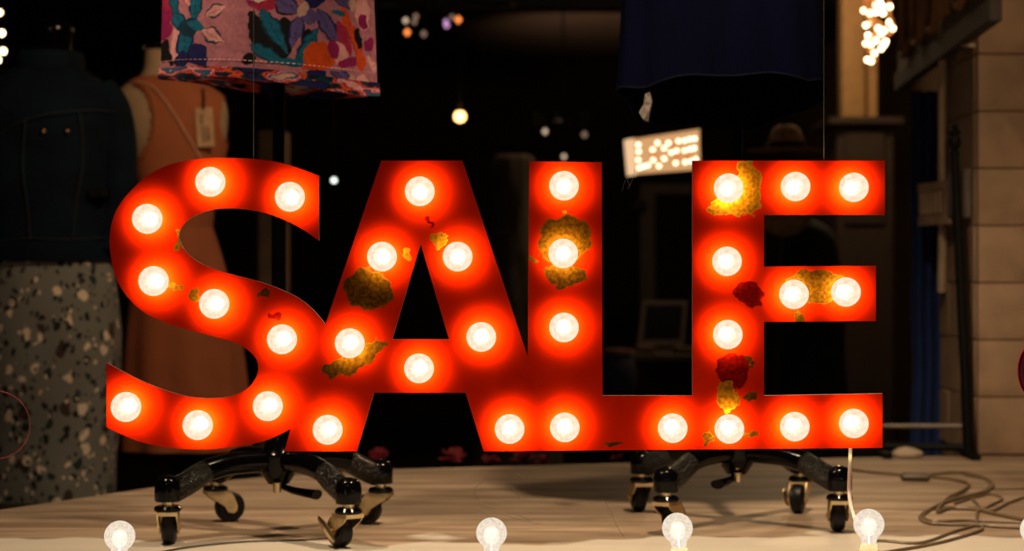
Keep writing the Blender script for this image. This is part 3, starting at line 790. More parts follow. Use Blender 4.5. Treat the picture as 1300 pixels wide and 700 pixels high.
secs = [(jx, jy, zz(331), 0.158, 0.125), (jx, jy, zz(318), 0.160, 0.127), (jx, jy, zz(300), 0.163, 0.13), (jx, jy, zz(250), 0.160, 0.13), (jx, jy, zz(200), 0.165, 0.13), (jx, jy, zz(150), 0.172, 0.12), (jx, jy, zz(118), 0.160, 0.10), (jx, jy, zz(98), 0.118, 0.08), (jx, jy, zz(86), 0.084, 0.068), (jx, jy, zz(78), 0.075, 0.062)]
obj('body', loft(resec(secs, 40), 56, 2.3, 0.05, 2), denim, jk)
for s in (-1, 1):
    ap = [Vector((jx + s * 0.125, jy, zz(116))), Vector((jx + s * 0.158, jy - 0.005, zz(140))), Vector((jx + s * 0.174, jy - 0.01, zz(190))), Vector((jx + s * 0.172, jy - 0.015, zz(250))), Vector((jx + s * 0.160, jy - 0.03, zz(300)))]
    ap = catmull(ap, 6); n = len(ap)
    V, Fc = tube(ap, [0.035 + 0.008 * math.sin(i / n * PI) - 0.006 * i / n for i in range(n)], 18, flat=1.25)
    V = [tuple(Vector(v) + Vector(v).normalized() * 0.004 * mnoise.noise(Vector(v) * 25)) for v in V]
    sl = obj('sleeve', (V, Fc), denim, jk, 60)
    obj('cuff', tube([ap[-1], ap[-1] + Vector((-s * 0.006, -0.004, -0.035))], 0.034, 18, flat=1.1), denim, sl)
def band(z0, z1, rx, ry, th=0.004, seg=48, pw=2.3):
    return loft([(jx, jy, z0, rx, ry), (jx, jy, z0 + 0.002, rx + th, ry + th), (jx, jy, z1 - 0.002, rx + th, ry + th), (jx, jy, z1, rx, ry)], seg, pw)
obj('waistband', band(zz(332), zz(308), 0.162, 0.130), denim, jk)
secs = [(jx, jy, zz(92), 0.088, 0.074), (jx, jy + 0.002, zz(80), 0.089, 0.075), (jx, jy + 0.004, zz(67), 0.083, 0.070), (jx, jy + 0.004, zz(66), 0.078, 0.064)]
obj('collar', loft(secs, 40, 2.2, 0.04, 5), denim, jk)
def seam(pxs, off=0.004):
    pts = []
    for px, py in pxs:
        x = P(px, py, DJ - 0.12).x
        u = max(-0.98, min(0.98, (x - jx) / 0.170))
        pts.append(Vector((x, jy - 0.128 * (1 - abs(u) ** 2.3) ** (1 / 2.3) - off, zz(py, DJ - 0.12))))
    return pts
for sm in ([(0, 172), (20, 158), (60, 146), (100, 140), (140, 138)], [(100, 142), (104, 200), (96, 260), (92, 305)], [(34, 150), (30, 210), (36, 260), (40, 305)], [(0, 306), (40, 303), (90, 304), (140, 300)]):
    obj('seam', tube(catmull(seam(sm), 6), 0.0018, 6), denim2, jk)
for px in (57, 86):
    p = seam([(px, 167)], 0.007)[0]
    obj('button', lathe([(0.0, -0.003), (0.0045, -0.002), (0.0055, 0.001), (0.0055, 0.003), (0, 0.003)], 14, tuple(p), 'Y'), mat('copper_button', (0.8, 0.42, 0.12, 1), 0.25, 1.0), jk)
q = seam([(110, 245), (132, 245)], 0.006)
obj('back_tab', bevbox((q[0].x, min(q[0].y, q[1].y) - 0.004, q[0].z - 0.011), (q[1].x, q[1].y + 0.01, q[0].z + 0.011), 0.002), M['black_matte'], jk)

def terrazzo():
    m = bpy.data.materials.new('terrazzo_print'); m.use_nodes = True
    nt = m.node_tree; N = nt.nodes; L = nt.links; b = N['Principled BSDF']
    b.inputs['Roughness'].default_value = 0.85
    tc = N.new('ShaderNodeTexCoord')
    nz = N.new('ShaderNodeTexNoise'); nz.inputs['Scale'].default_value = 26
    L.new(tc.outputs['Object'], nz.inputs['Vector'])
    sc = N.new('ShaderNodeVectorMath'); sc.operation = 'SCALE'; sc.inputs['Scale'].default_value = 0.034
    L.new(nz.outputs['Color'], sc.inputs[0])
    ad = N.new('ShaderNodeVectorMath'); L.new(tc.outputs['Object'], ad.inputs[0]); L.new(sc.outputs[0], ad.inputs[1])
    col = None
    base = (0.17, 0.168, 0.15, 1)
    for (scale, thr, color, seed) in ((17, 0.30, (0.045, 0.022, 0.016, 1), 3.0), (27, 0.30, (0.006, 0.024, 0.020, 1), 5.0), (33, 0.32, (0.004, 0.004, 0.005, 1), 0.0), (23, 0.30, (0.75, 0.60, 0.44, 1), 9.0), (46, 0.28, (0.72, 0.58, 0.43, 1), 12.0), (58, 0.34, (0.005, 0.006, 0.006, 1), 15.0)):
        mp = N.new('ShaderNodeMapping'); mp.inputs['Location'].default_value = (seed, seed * 0.7, seed * 1.3)
        mp.inputs['Scale'].default_value = (1.25, 1.25, 0.9)
        L.new(ad.outputs[0], mp.inputs[0])
        v = N.new('ShaderNodeTexVoronoi'); v.inputs['Scale'].default_value = scale
        L.new(mp.outputs[0], v.inputs['Vector'])
        s3 = N.new('ShaderNodeSeparateColor'); L.new(v.outputs['Color'], s3.inputs[0])
        keep = N.new('ShaderNodeMath'); keep.operation = 'GREATER_THAN'; keep.inputs[1].default_value = 0.64
        L.new(s3.outputs[0], keep.inputs[0])
        lt = N.new('ShaderNodeMath'); lt.operation = 'LESS_THAN'; lt.inputs[1].default_value = thr
        L.new(v.outputs['Distance'], lt.inputs[0])
        mu = N.new('ShaderNodeMath'); mu.operation = 'MULTIPLY'; L.new(keep.outputs[0], mu.inputs[0]); L.new(lt.outputs[0], mu.inputs[1])
        mx = N.new('ShaderNodeMix'); mx.data_type = 'RGBA'; L.new(mu.outputs[0], mx.inputs[0])
        if col is None: mx.inputs[6].default_value = base
        else: L.new(col, mx.inputs[6])
        mx.inputs[7].default_value = color
        col = mx.outputs[2]
    L.new(col, b.inputs['Base Color'])
    return m
sk_ = thing('speckled_skirt', 'grey skirt speckled cream black and green below denim jacket', 'skirt', (jx, jy, zz(640)))
secs = [(jx + 0.005, jy, zz(640), 0.155, 0.125), (jx + 0.006, jy, zz(600), 0.160, 0.130), (jx + 0.008, jy, zz(500), 0.170, 0.135), (jx + 0.008, jy, zz(400), 0.166, 0.132), (jx + 0.002, jy, zz(322), 0.152, 0.118)]
V, Fc = loft(resec(secs, 40), 72, 2.4, 0.035, 7, cap=False, folds=0)
obj('skirt_cloth', (V, Fc), terrazzo(), sk_, 60)
secs = [(jx + 0.005, jy, zz(641), 0.150, 0.12), (jx + 0.005, jy, zz(642), 0.157, 0.127), (jx + 0.005, jy, zz(632), 0.160, 0.130), (jx + 0.006, jy, zz(630), 0.154, 0.124)]
obj('hem', loft(secs, 60, 2.4, 0.035, 7, cap=False), mat('grey_hem', (0.06, 0.052, 0.042, 1), 0.85), sk_)

# ------------------------------------------------------------------ mannequin in rust pink dress
DP = 5.2
mx_, my_ = P(226, 0, DP).x, DP
def zp(py): return H - (py - 350) / F * DP
skin = mat('cream_linen_form', (0.42, 0.27, 0.155, 1), 0.75, var=0.08)
mq = thing('mannequin', 'cream fabric dress form body wearing the rust pink dress', 'mannequin', (mx_, my_, -0.6))
secs = [(mx_, my_, zp(560), 0.10, 0.08), (mx_, my_, zp(400), 0.14, 0.10), (mx_ + 0.0, my_, zp(290), 0.085, 0.075), (mx_ - 0.005, my_, zp(200), 0.125, 0.09), (mx_ - 0.012, my_, zp(160), 0.148, 0.095), (mx_ - 0.022, my_, zp(128), 0.150, 0.085), (mx_ - 0.035, my_, zp(108), 0.110, 0.065), (mx_ - 0.050, my_, zp(97), 0.055, 0.045), (mx_ - 0.055, my_, zp(85), 0.038, 0.038), (mx_ - 0.055, my_, zp(64), 0.036, 0.036)]
obj('torso', loft(resec(secs, 40), 40, 2.15), skin, mq)
obj('neck_cap', lathe([(0.037, 0.0), (0.037, 0.012), (0.02, 0.03), (0.0, 0.034)], 24, (mx_ - 0.055, my_, zp(64))), M['black_gloss'], mq)
obj('pole', lathe([(0.0, 0.02), (0.012, 0.02), (0.012, 0.62 + zp(560)), (0, 0.62 + zp(560))], 16, (mx_, my_, -0.6)), M['black_gloss'], mq)
obj('base', lathe([(0.0, 0.0), (0.15, 0.0), (0.15, 0.012), (0.02, 0.03), (0.0, 0.03)], 32, (mx_, my_, -0.6)), M['black_gloss'], mq)
rust = mat('rust_pink_crepe', (0.38, 0.105, 0.036, 1), 0.85, var=0.08, scale=12, bump=0.2, bscale=90)
rustl = mat('pale_piping', (0.58, 0.30, 0.17, 1), 0.8)
dr = thing('rust_dress', 'sleeveless rust pink dress with pale piping and hang tag', 'dress', (mx_, my_, zp(575)))
bsec = [(mx_ + 0.0, my_, zp(290), 0.094, 0.084), (mx_ - 0.002, my_, zp(250), 0.106, 0.090), (mx_ - 0.003, my_, zp(200), 0.133, 0.098), (mx_ - 0.010, my_, zp(160), 0.154, 0.103), (mx_ - 0.020, my_, zp(128), 0.155, 0.093), (mx_ - 0.034, my_, zp(108), 0.115, 0.073), (mx_ - 0.048, my_, zp(98), 0.060, 0.052)]
V, Fc = loft(resec(bsec, 60), 120, 2.15, cap=False)
# cut the armhole (left in the photograph) and a neckline out of the bodice
def keepf(f):
    c = Vector((0, 0, 0))
    for i in f: c += Vector(V[i])
    c /= len(f)
    if c.x < mx_:
        u = (c.x - (mx_ - 0.150)) / 0.098; v = (c.z - zp(156)) / (px_m(52, DP))
        if u * u + v * v < 1: return False
    else:
        u = (c.x - (mx_ + 0.145)) / 0.02; v = (c.z - zp(150)) / (px_m(36, DP))
        if u * u + v * v < 1: return False
    return True
bod = obj('bodice', (V, [f for f in Fc if keepf(f)]), rust, dr, 60)
ssec = [(mx_ + 0.0, my_, zp(286), 0.093, 0.083), (mx_ + 0.004, my_, zp(330), 0.118, 0.10), (mx_ + 0.012, my_, zp(400), 0.148, 0.12), (mx_ + 0.018, my_, zp(480), 0.166, 0.13), (mx_ + 0.02, my_, zp(570), 0.176, 0.135)]
obj('skirt', loft(resec(ssec, 40), 96, 2.05, cap=False, folds=(0.05, 9, 1.2)), rust, dr, 60)
def onb(px, py, off=0.003):
    z = H - (py - 350) / F * (DP - 0.09); x = P(px, py, DP - 0.09).x
    ss = resec(bsec, 60); s = min(ss, key=lambda q: abs(q[2] - z))
    u = max(-0.99, min(0.99, (x - s[0]) / s[3]))
    return Vector((x, s[1] - s[4] * (1 - abs(u) ** 2.15) ** (1 / 2.15) - off, z))
obj('piping', tube(catmull([onb(172, 103), onb(190, 108), onb(207, 124), onb(225, 150), onb(240, 175), onb(256, 206), onb(262, 240)], 6), 0.0045, 8, flat=0.6), rustl, dr)
obj('armhole_piping', tube(catmull([onb(168, 106), onb(184, 112), onb(194, 130), onb(198, 155), onb(194, 180), onb(182, 198), onb(168, 206)], 6), 0.003, 8), rust, dr)
# hang tag
a0 = onb(256, 112, 0.012); a1 = onb(259, 140, 0.02)
tg = obj('hang_tag', xf(bevbox((-0.024, -0.001, -0.100), (0.024, 0.001, 0.006), 0.0008), Matrix.Translation(a1) @ Matrix.Rotation(math.radians(-4), 4, 'Y')), mat('kraft_tag', (0.60, 0.36, 0.20, 1), 0.8), dr, None)
obj('tag_string', tube([a0, (a0 + a1) / 2 + Vector((0.002, 0, 0)), a1 + Vector((0, -0.003, 0))], 0.0035, 6), M['black_matte'], tg)
ink = mat('tag_ink', (0.08, 0.05, 0.035, 1), 0.8)
pr = []
rnd = random.Random(8)
for r_, (xo, z0, z1) in enumerate([(-0.010, -0.038, -0.012), (-0.008, -0.088, -0.045), (0.004, -0.080, -0.045)]):
    z_ = z1
    while z_ > z0:
        hh = rnd.uniform(0.002, 0.006)
        pr.append(box((xo, -0.0016, z_ - hh), (xo + rnd.uniform(0.005, 0.009), -0.0010, z_)))
        z_ -= hh + 0.0018
obj('tag_print', xf(join(*pr), Matrix.Translation(a1) @ Matrix.Rotation(math.radians(-4), 4, 'Y')), ink, tg, None)

# ------------------------------------------------------------------ cords on the floor
def fl(pts, z=0.004): return [G(a, b, z) for a, b in pts]
ec = thing('extension_cord', 'coiled smoky tan extension cord on platform near right pillar', 'cord', tuple(G(1210, 640)))
runs = [
 [(1050, 592), (1097, 598.6), (1143, 603)],
 [(1180, 603), (1217, 600), (1246, 606), (1260, 614), (1254, 623), (1229, 630), (1200, 638), (1177, 649), (1168, 657), (1178, 664), (1206, 666), (1246, 667), (1274, 669), (1320, 671)],
 [(1180, 606), (1211, 609), (1229, 614), (1224, 622), (1206, 631), (1196, 640), (1190, 650), (1206, 645), (1240, 647), (1271, 654), (1320, 664)],
 [(1244, 666), (1212, 675), (1183, 686), (1160, 690), (1123, 687), (1098, 687)],
 [(1320, 629), (1300, 632), (1280, 639), (1262, 648), (1250, 646), (1272, 634), (1258, 628), (1236, 632), (1212, 640)],
 [(1234, 634), (1242, 642), (1240, 655), (1241, 668)],
 [(1224, 603), (1252, 609), (1256, 618), (1240, 627), (1206, 634), (1182, 647), (1172, 656), (1186, 662), (1230, 661), (1300, 664), (1330, 665)],
 [(1244, 667), (1246, 673), (1220, 682), (1180, 692), (1120, 702)],
]
for i, r_ in enumerate(runs):
    rad = 0.0034 if i < 3 else 0.0026
    obj('cable_strand', tube(catmull(fl(r_, rad + (0.001 if i in (2, 5) else 0)), 6), rad, 6), M['cord_tan'], ec)
b0 = G(1143, 605, 0.010); b1 = G(1181, 606, 0.010)
obj('inline_plug', tube([b0, b0 + (b1 - b0) * 0.1, b0 + (b1 - b0) * 0.9, b1], [0.007, 0.012, 0.012, 0.008], 10, flat=0.75), mat('smoky_plug', (0.10, 0.075, 0.055, 1), 0.5), ec)
thin = obj('thin_cable', tube(catmull(fl([(1250, 622), (1275, 621.5), (1320, 620.5)], 0.002), 4), 0.0014, 5), mat('thin_dark_cable', (0.07, 0.05, 0.035, 1), 0.6), None)
tag(thin, 'thin dark cable running flat across platform to right pillar', 'cable')
# thin floor wire from the left edge up to the near caster
fwr = obj('floor_cable', tube(catmull(fl([(190, 704), (240, 695), (310, 688), (380, 686), (430, 682)], 0.002), 6), 0.0016, 5), mat('dark_floor_cable', (0.05, 0.038, 0.028, 1), 0.6), None)
tag(fwr, 'thin dark cable curving between front casters of left form', 'cable')

# ------------------------------------------------------------------ right side: rack, sign board, shutter, box, pipe, curtain
rk = thing('garment_rack', 'black metal rack frame with tall finial post beside pillar', 'rack', (1.115, 4.60, 0))
base = Vector((1.112, 4.60, 0.0)); topp = P(1212, 196, 4.60)
obj('post', tube([base, topp], [0.0135, 0.0105], 14), M['black_matte'], rk)
ax = (topp - base).normalized()
fin = lathe([(0.0, -0.002), (0.013, 0.0), (0.013, 0.006), (0.008, 0.010), (0.014, 0.020), (0.015, 0.034), (0.009, 0.046), (0.015, 0.050), (0.015, 0.055), (0.007, 0.060), (0.009, 0.068), (0.0, 0.076)], 18)
obj('finial', xf(fin, Matrix.Translation(topp)), M['black_matte'], rk)
obj('bottom_rail', join(tube([base + Vector((0, 0, 0.025)), Vector((0.90, 4.66, 0.022))], 0.009, 10)), M['black_matte'], rk)
obj('back_rail', join(tube([Vector((1.12, 4.615, 0.075)), Vector((0.90, 4.68, 0.070))], 0.006, 8)), mat('grey_rail', (0.12, 0.09, 0.07, 1), 0.5), rk)
for g_ in (box((0.898, 4.56, 0.001), (0.918, 4.68, 0.014)), box((1.10, 4.52, 0.001), (1.122, 4.64, 0.010))): obj('foot', g_, M['black_matte'], rk)
secs = [(P(1154, 0, 4.58).x, 4.60, 0.003, 0.034, 0.02), (P(1154, 0, 4.58).x, 4.60, 0.012, 0.036, 0.022), (P(1152, 0, 4.58).x, 4.60, 0.022, 0.02, 0.015), (P(1152, 0, 4.58).x, 4.60, 0.026, 0.004, 0.004)]
o = obj('cloth_bundle', loft(resec(secs, 10), 24, 2, 0.25, 3), mat('cream_cloth', (0.5, 0.4, 0.3, 1), 0.9), None)
tag(o, 'small cream cloth bundle under bottom rail of black rack', 'cloth')

wood = mat('dark_weathered_board', (0.11, 0.068, 0.042, 1), 0.8, var=0.3, scale=10, stretch=(1, 1, 4), bump=0.3)
wedge = mat('grey_board_edge', (0.034, 0.029, 0.025, 1), 0.8)
rope = mat('tan_rope', (0.34, 0.17, 0.07, 1), 0.9, bump=0.9, bscale=120)
A = P(1262, 24, 4.2); B = P(1140, 115, 5.8)
A.z = B.z = 1.012
bs = thing('rope_sign', 'dark hanging sign board with tan rope lettering on pillar side', 'sign', tuple(A))
dv = (B - A).normalized(); nv = Vector((-dv.y, dv.x, 0))
if nv.x > 0: nv = -nv
Mb = Matrix(((dv.x, nv.x, 0, A.x), (dv.y, nv.y, 0, A.y), (0, 0, 1, A.z), (0, 0, 0, 1)))
LB = (B - A).length
obj('board', xf(bevbox((0, -0.012, 0), (LB, 0.0, 0.42), 0.003), Mb), wood, bs, None)
obj('frame', xf(join(bevbox((0, -0.018, -0.004), (LB, 0.012, 0.05), 0.003), bevbox((0, -0.018, 0.05), (0.05, 0.012, 0.42), 0.003), bevbox((0, -0.018, 0.39), (LB, 0.012, 0.43), 0.003)), Mb), wedge, bs, None)
def lp(pts, r=0.012):
    return tube([Mb @ Vector((a, 0.012, b)) for a, b in [(v.x, v.y) for v in catmull([Vector((x, y, 0)) for x, y in pts], 6)]], r, 8)
lets = [[(1.42, 0.34), (1.42, 0.11), (1.34, 0.085), (1.28, 0.11)],
        [(1.20, 0.34), (1.19, 0.14), (1.12, 0.085), (1.03, 0.12), (1.02, 0.34)],
        [(0.92, 0.36), (0.92, 0.14), (0.84, 0.085), (0.76, 0.13), (0.76, 0.36)],
        [(0.66, 0.34), (0.66, 0.09)], [(0.58, 0.34), (0.58, 0.09)],
        [(0.48, 0.22), (0.46, 0.12), (0.38, 0.085), (0.30, 0.12), (0.29, 0.22), (0.38, 0.27), (0.47, 0.22)],
        [(0.20, 0.34), (0.19, 0.12), (0.13, 0.085)]]
for l_ in lets: obj('rope_letter', lp(l_), rope, bs)
obj('hook', tube([P(1218, 56, 4.64), P(1238, 58, 4.62)], 0.004, 6), M['white_plastic'], bs)

pipe = obj('wall_pipe', tube([Vector((1.128, 4.95, 1.90)), Vector((1.128, 4.95, 1.0)), Vector((1.128, 4.95, 0.55)), Vector((1.130, 4.97, 0.40))], 0.012, 12), mat('painted_pipe', (0.42, 0.31, 0.21, 1), 0.6), None)
tag(pipe, 'painted vertical conduit pipe on the side of right pillar', 'pipe')
bx = thing('junction_box', 'small dark grey electrical box on side of right pillar', 'electrical box', (1.13, 4.73, 0.62))
gb = mat('grey_box_metal', (0.10, 0.085, 0.07, 1), 0.5)
obj('housing', bevbox((1.118, 4.70, 0.585), (1.1425, 4.85, 0.71), 0.003), gb, bx, None)
obj('cover', bevbox((1.113, 4.705, 0.59), (1.1175, 4.845, 0.705), 0.002), gb, bx, None)
for z_ in (0.605, 0.69): obj('screw', lathe([(0, -0.004), (0.004, -0.004), (0.004, 0.0), (0, 0.0)], 10, (1.1125, 4.72, z_), 'X'), M['brass'], bx)

sh = thing('slatted_board', 'small pale wooden board with upright slats hung before blue curtain', 'board', tuple(P(1188, 290, 4.9)))
tan = mat('pale_slat_wood', (0.36, 0.25, 0.17, 1), 0.8, var=0.2, scale=15)
sa = P(1168, 233, 5.05); sb = P(1208, 222, 4.82)
za, zb = P(0, 287, 5.05).z, P(0, 234, 5.05).z
dv2 = Vector((sb.x - sa.x, sb.y - sa.y, 0)); ls = dv2.length; dv2.normalize(); nv2 = Vector((dv2.y, -dv2.x, 0))
Ms = Matrix(((dv2.x, nv2.x, 0, sa.x), (dv2.y, nv2.y, 0, sa.y), (0, 0, 1, za), (0, 0, 0, 1)))
hs = zb - za
obj('backing', xf(bevbox((0, -0.012, 0), (ls, 0.0, hs), 0.002), Ms), mat('slat_backing', (0.16, 0.11, 0.08, 1), 0.8), sh, None)
obj('frame', xf(join(box((0, 0, 0), (ls, 0.006, 0.026)), box((0, 0, hs - 0.022), (ls, 0.006, hs)), box((ls - 0.05, 0, 0.026), (ls, 0.006, hs - 0.022))), Ms), tan, sh, None)
for k in range(5):
    x_ = 0.008 + k * (ls - 0.06) / 5
    obj('slat', xf(bevbox((x_, 0, 0.028), (x_ + 0.020, 0.007, hs - 0.024), 0.002), Ms), tan, sh, None)
obj('hanging_cord', tube([P(1200, 180, 4.9), P(1201, 232, 4.9)], 0.0015, 5), M['black_matte'], sh)

# blue curtain
V, Fc = [], []
nx, nz_ = 60, 20
x0, x1 = P(1157, 0, 5.2).x, P(1200, 0, 5.2).x
for j in range(nz_ + 1):
    for i in range(nx + 1):
        u = i / nx
        V.append((x0 + (x1 - x0) * u + 0.002 * math.sin(j), 5.2 + 0.014 * math.sin(u * 22 + 0.5 * math.sin(j * 0.4)), 0.95 - 1.10 * j / nz_))
for j in range(nz_):
    for i in range(nx):
        a = j * (nx + 1) + i; Fc.append((a, a + 1, a + nx + 2, a + nx + 1))
ct = obj('blue_curtain', (V, Fc), mat('deep_blue_cloth', (0.008, 0.026, 0.13, 1), 0.9), None, 60)
sm_ = ct.modifiers.new('thick', 'SOLIDIFY'); sm_.thickness = 0.003
tag(ct, 'narrow deep blue curtain hanging behind the pillar', 'curtain')

# ------------------------------------------------------------------ shop interior
# tan column on a ledge, upper right
cd = 8.0
cl = thing('display_column', 'warm lit tan column standing on dark ledge near light cluster', 'column', tuple(P(1084, 152, cd)))
cw = mat('tan_column_paint', (0.50, 0.30, 0.13, 1), 0.7, var=0.1)
a, b = P(1069, 150, cd), P(1099, 150, cd)
obj('shaft', bevbox((a.x, cd, a.z), (b.x, cd + 0.12, 1.93), 0.01, 2), cw, cl)
a, b = P(1104, 150, cd), P(1117, 150, cd)
obj('side_strip', bevbox((a.x, cd + 0.05, a.z), (b.x, cd + 0.1, 1.93), 0.004), cw, cl)
a = P(1050, 163, cd); b = P(1122, 152, cd)
lg = thing('ledge_cabinet', 'dark brown cabinet with overhanging top below tan column', 'cabinet', (a.x, cd, -0.6))
br = mat('dark_brown_wood', (0.035, 0.022, 0.015, 1), 0.6)
obj('cabinet_top', bevbox((a.x - 0.02, cd - 0.18, b.z - 0.035), (b.x + 0.05, cd + 0.3, b.z - 0.002), 0.006), br, lg)
obj('cabinet_body', bevbox((a.x + 0.02, cd - 0.12, -0.6), (b.x + 0.02, cd + 0.28, b.z - 0.037), 0.006), br, lg)
obj('cabinet_door', bevbox((a.x + 0.05, cd - 0.135, b.z - 0.45), (b.x - 0.02, cd - 0.121, b.z - 0.06), 0.006), br, lg)

def point_cluster(t, pts, d, r, m, name='bulb'):
    p0 = None
    for (px, py) in pts:
        if p0 is None:
            o = obj(name, ball((0, 0, 0), r, 12, 8), m, t, world=False); p0 = o
        else:
            o = p0.copy(); C.objects.link(o); o.parent = t
        o.location = P(px, py, d + 0.05 * math.sin(px * 3.1 + py)) - wloc(t)
em_w = emis('warm_white_bulb', (1.0, 0.70, 0.40), 11)
em_s = emis('small_sign_bulb', (1.0, 0.78, 0.52), 5)
lc = thing('light_cluster', 'hanging cluster of warm fairy bulbs at upper right', 'string lights', tuple(P(1113, 80, 7.0)))
pts = [(230, 50), (130, 105), (190, 130), (250, 120), (320, 130), (150, 250), (200, 225), (270, 280), (330, 300), (170, 350), (250, 400), (150, 430), (200, 440), (300, 480), (235, 525), (165, 590), (385, 65), (380, 220), (415, 280), (200, 605), (285, 20), (310, 60), (300, 330), (345, 410), (330, 440)]
point_cluster(lc, [(1080 + a / 7.77, b / 7.77) for a, b in pts], 7.0, 0.0085, em_w)
amb = mat('amber_garland', (0.6, 0.25, 0.08, 1), 0.6)
obj('garland', join(tube(catmull([P(1112, -60, 7), P(1106, 20, 7), P(1114, 40, 7), P(1102, 60, 7), P(1112, 78, 7)], 6), 0.01, 6), tube(catmull([P(1130, -60, 7), P(1129, 10, 7), P(1134, 35, 7), P(1126, 46, 7)], 6), 0.006, 6), tube(catmull([P(1104, -60, 7), P(1100, 15, 7), P(1118, 30, 7), P(1120, 50, 7)], 6), 0.007, 6)), amb, lc)
# left edge lights
ll = thing('fairy_lights', 'vertical strand of warm bulbs at extreme left edge', 'string lights', tuple(P(2, 75, 7.6)))
point_cluster(ll, [(-1, 16), (2, 42), (4, 65), (-3, 76), (-8, 30), (-9, 55)], 7.6, 0.011, em_w)
obj('strand', tube([P(-2, -40, 7.6), P(1, 45, 7.62), P(-4, 90, 7.6)], 0.003, 5), M['black_matte'], ll)

# little lit box sign with bulb lettering
ld = 7.0
bsn = thing('lightbox_sign', 'small lit cream box sign covered in bulb dots behind the L', 'sign', tuple(P(840, 220, ld)))
q = [P(797, 178, ld), P(888, 164, ld), P(889, 215, ld), P(800, 222, ld)]
bx_f = emis('lit_cream_panel', (1.0, 0.52, 0.22), 0.72)
bv = [tuple(p) for p in q] + [tuple(p + Vector((0.0, 0.06, 0))) for p in q]
obj('housing', ([tuple(Vector(v) + Vector((0, 0.004, 0))) for v in bv], [(4, 5, 6, 7), (0, 4, 5, 1), (1, 5, 6, 2), (2, 6, 7, 3), (3, 7, 4, 0)]), mat('cream_sign_metal', (0.6, 0.45, 0.3, 1), 0.5), bsn, None)
obj('lit_panel', (bv[:4], [(0, 1, 2, 3)]), bx_f, bsn, None)
fr = [P(793, 178, ld), P(805, 176, ld), P(808, 221.5, ld), P(797, 223, ld)]
obj('side_trim', ([tuple(p + Vector((0, -0.02, 0))) for p in fr] + [tuple(p + Vector((0, 0.05, 0))) for p in fr], [(0, 1, 2, 3), (0, 4, 5, 1), (1, 5, 6, 2), (2, 6, 7, 3), (3, 7, 4, 0), (4, 7, 6, 5)]), emis('lit_trim', (1.0, 0.62, 0.34), 0.95), bsn, None)
for px_ in (812, 876): obj('hanger', tube([P(px_, 178, ld + 0.03), Vector((P(px_, 178, ld + 0.03).x, ld + 0.03, 1.95))], 0.0025, 5), M['black_matte'], bsn)
dots = [(250, 280), (255, 350), (250, 438), (260, 520), (305, 505), (350, 495), (450, 260), (400, 330), (405, 440), (465, 500), (565, 260), (520, 315), (595, 360), (650, 340), (520, 425), (640, 470), (670, 240), (735, 235), (790, 220), (840, 215), (735, 340), (790, 325), (835, 315), (740, 460), (800, 450), (850, 430)]
point_cluster(bsn, [(780 + a / 8.23, 150 + b / 8.23) for a, b in dots], ld - 0.03 - 0.05, 0.0068, em_s)
for a, b in ((410, 385), (655, 405), (765, 400), (620, 300)):
    p = P(780 + a / 8.23, 150 + b / 8.23, ld - 0.005)
    obj('red_mark', box((p.x - 0.012, p.y - 0.002, p.z - 0.006), (p.x + 0.012, p.y, p.z + 0.006)), emis('lit_orange_mark', (1.0, 0.22, 0.04), 0.8), bsn, None)

# pendant lamps and chandeliers
def pendant(px, py, d, r, col, s, label, power=0):
    p = P(px, py, d)
    t = thing('pendant_lamp', label, 'lamp', tuple(p))
    obj('bulb', ball(tuple(p), r), emis('pendant_bulb', col, s), t)
    obj('cap', lathe([(0.0, 0.0), (r * 0.5, 0.0), (r * 0.5, r * 1.4), (0.0, r * 1.6)], 12, tuple(p + Vector((0, 0, r * 0.85)))), M['black_matte'], t)
    obj('cord', tube([p + Vector((0, 0, r * 2)), Vector((p.x, p.y, 1.95))], 0.003, 5), M['black_matte'], t)
    if power: lamp('pendant_light', 'POINT', tuple(p + Vector((0, -r * 3, 0))), power, col, 0.03)
pendant(584, 148, 9.0, 0.026, (1.0, 0.50, 0.16), 7, 'small round amber pendant bulb glowing above and between A and L', 1.2)
pendant(424, 229, 7.0, 0.010, (0.75, 0.85, 0.75), 3, 'tiny pale white hanging light between S and A')
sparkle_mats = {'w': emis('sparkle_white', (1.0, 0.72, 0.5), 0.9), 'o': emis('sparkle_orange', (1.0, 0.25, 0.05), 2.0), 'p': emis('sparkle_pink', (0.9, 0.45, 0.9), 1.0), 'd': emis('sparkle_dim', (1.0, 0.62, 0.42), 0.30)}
def chandelier(px, py, d, w_, label, sparks):
    p = P(px, py, d)
    t = thing('chandelier', label, 'chandelier', tuple(p))
    R_ = w_ / 2 / F * d
    obj('ring', tube([p + Vector((R_ * math.cos(a), 0.5 * R_ * math.sin(a), 0)) for a in [2 * PI * k / 32 for k in range(32)]], 0.012, 8, True), M['black_matte'], t)
    obj('stem', tube([p, Vector((p.x, p.y, 1.95))], 0.004, 8), M['black_matte'], t)
    for k in range(6):
        a = 2 * PI * k / 6 + 0.3
        e_ = p + Vector((R_ * math.cos(a), 0.5 * R_ * math.sin(a), 0))
        obj('arm', tube(catmull([p + Vector((0, 0, 0.10)), p + (e_ - p) * 0.6 + Vector((0, 0, 0.09)), e_ + Vector((0, 0, 0.02))], 5), 0.006, 6), M['black_matte'], t)
        obj('candle', lathe([(0, 0), (0.014, 0), (0.010, 0.01), (0.010, 0.07), (0, 0.075)], 10, tuple(e_)), M['black_matte'], t)
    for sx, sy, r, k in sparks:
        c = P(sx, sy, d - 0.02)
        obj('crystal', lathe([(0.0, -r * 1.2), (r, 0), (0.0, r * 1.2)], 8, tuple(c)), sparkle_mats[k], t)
        obj('chain', tube([c, Vector((c.x, c.y, p.z))], 0.0015, 4), M['black_matte'], t)
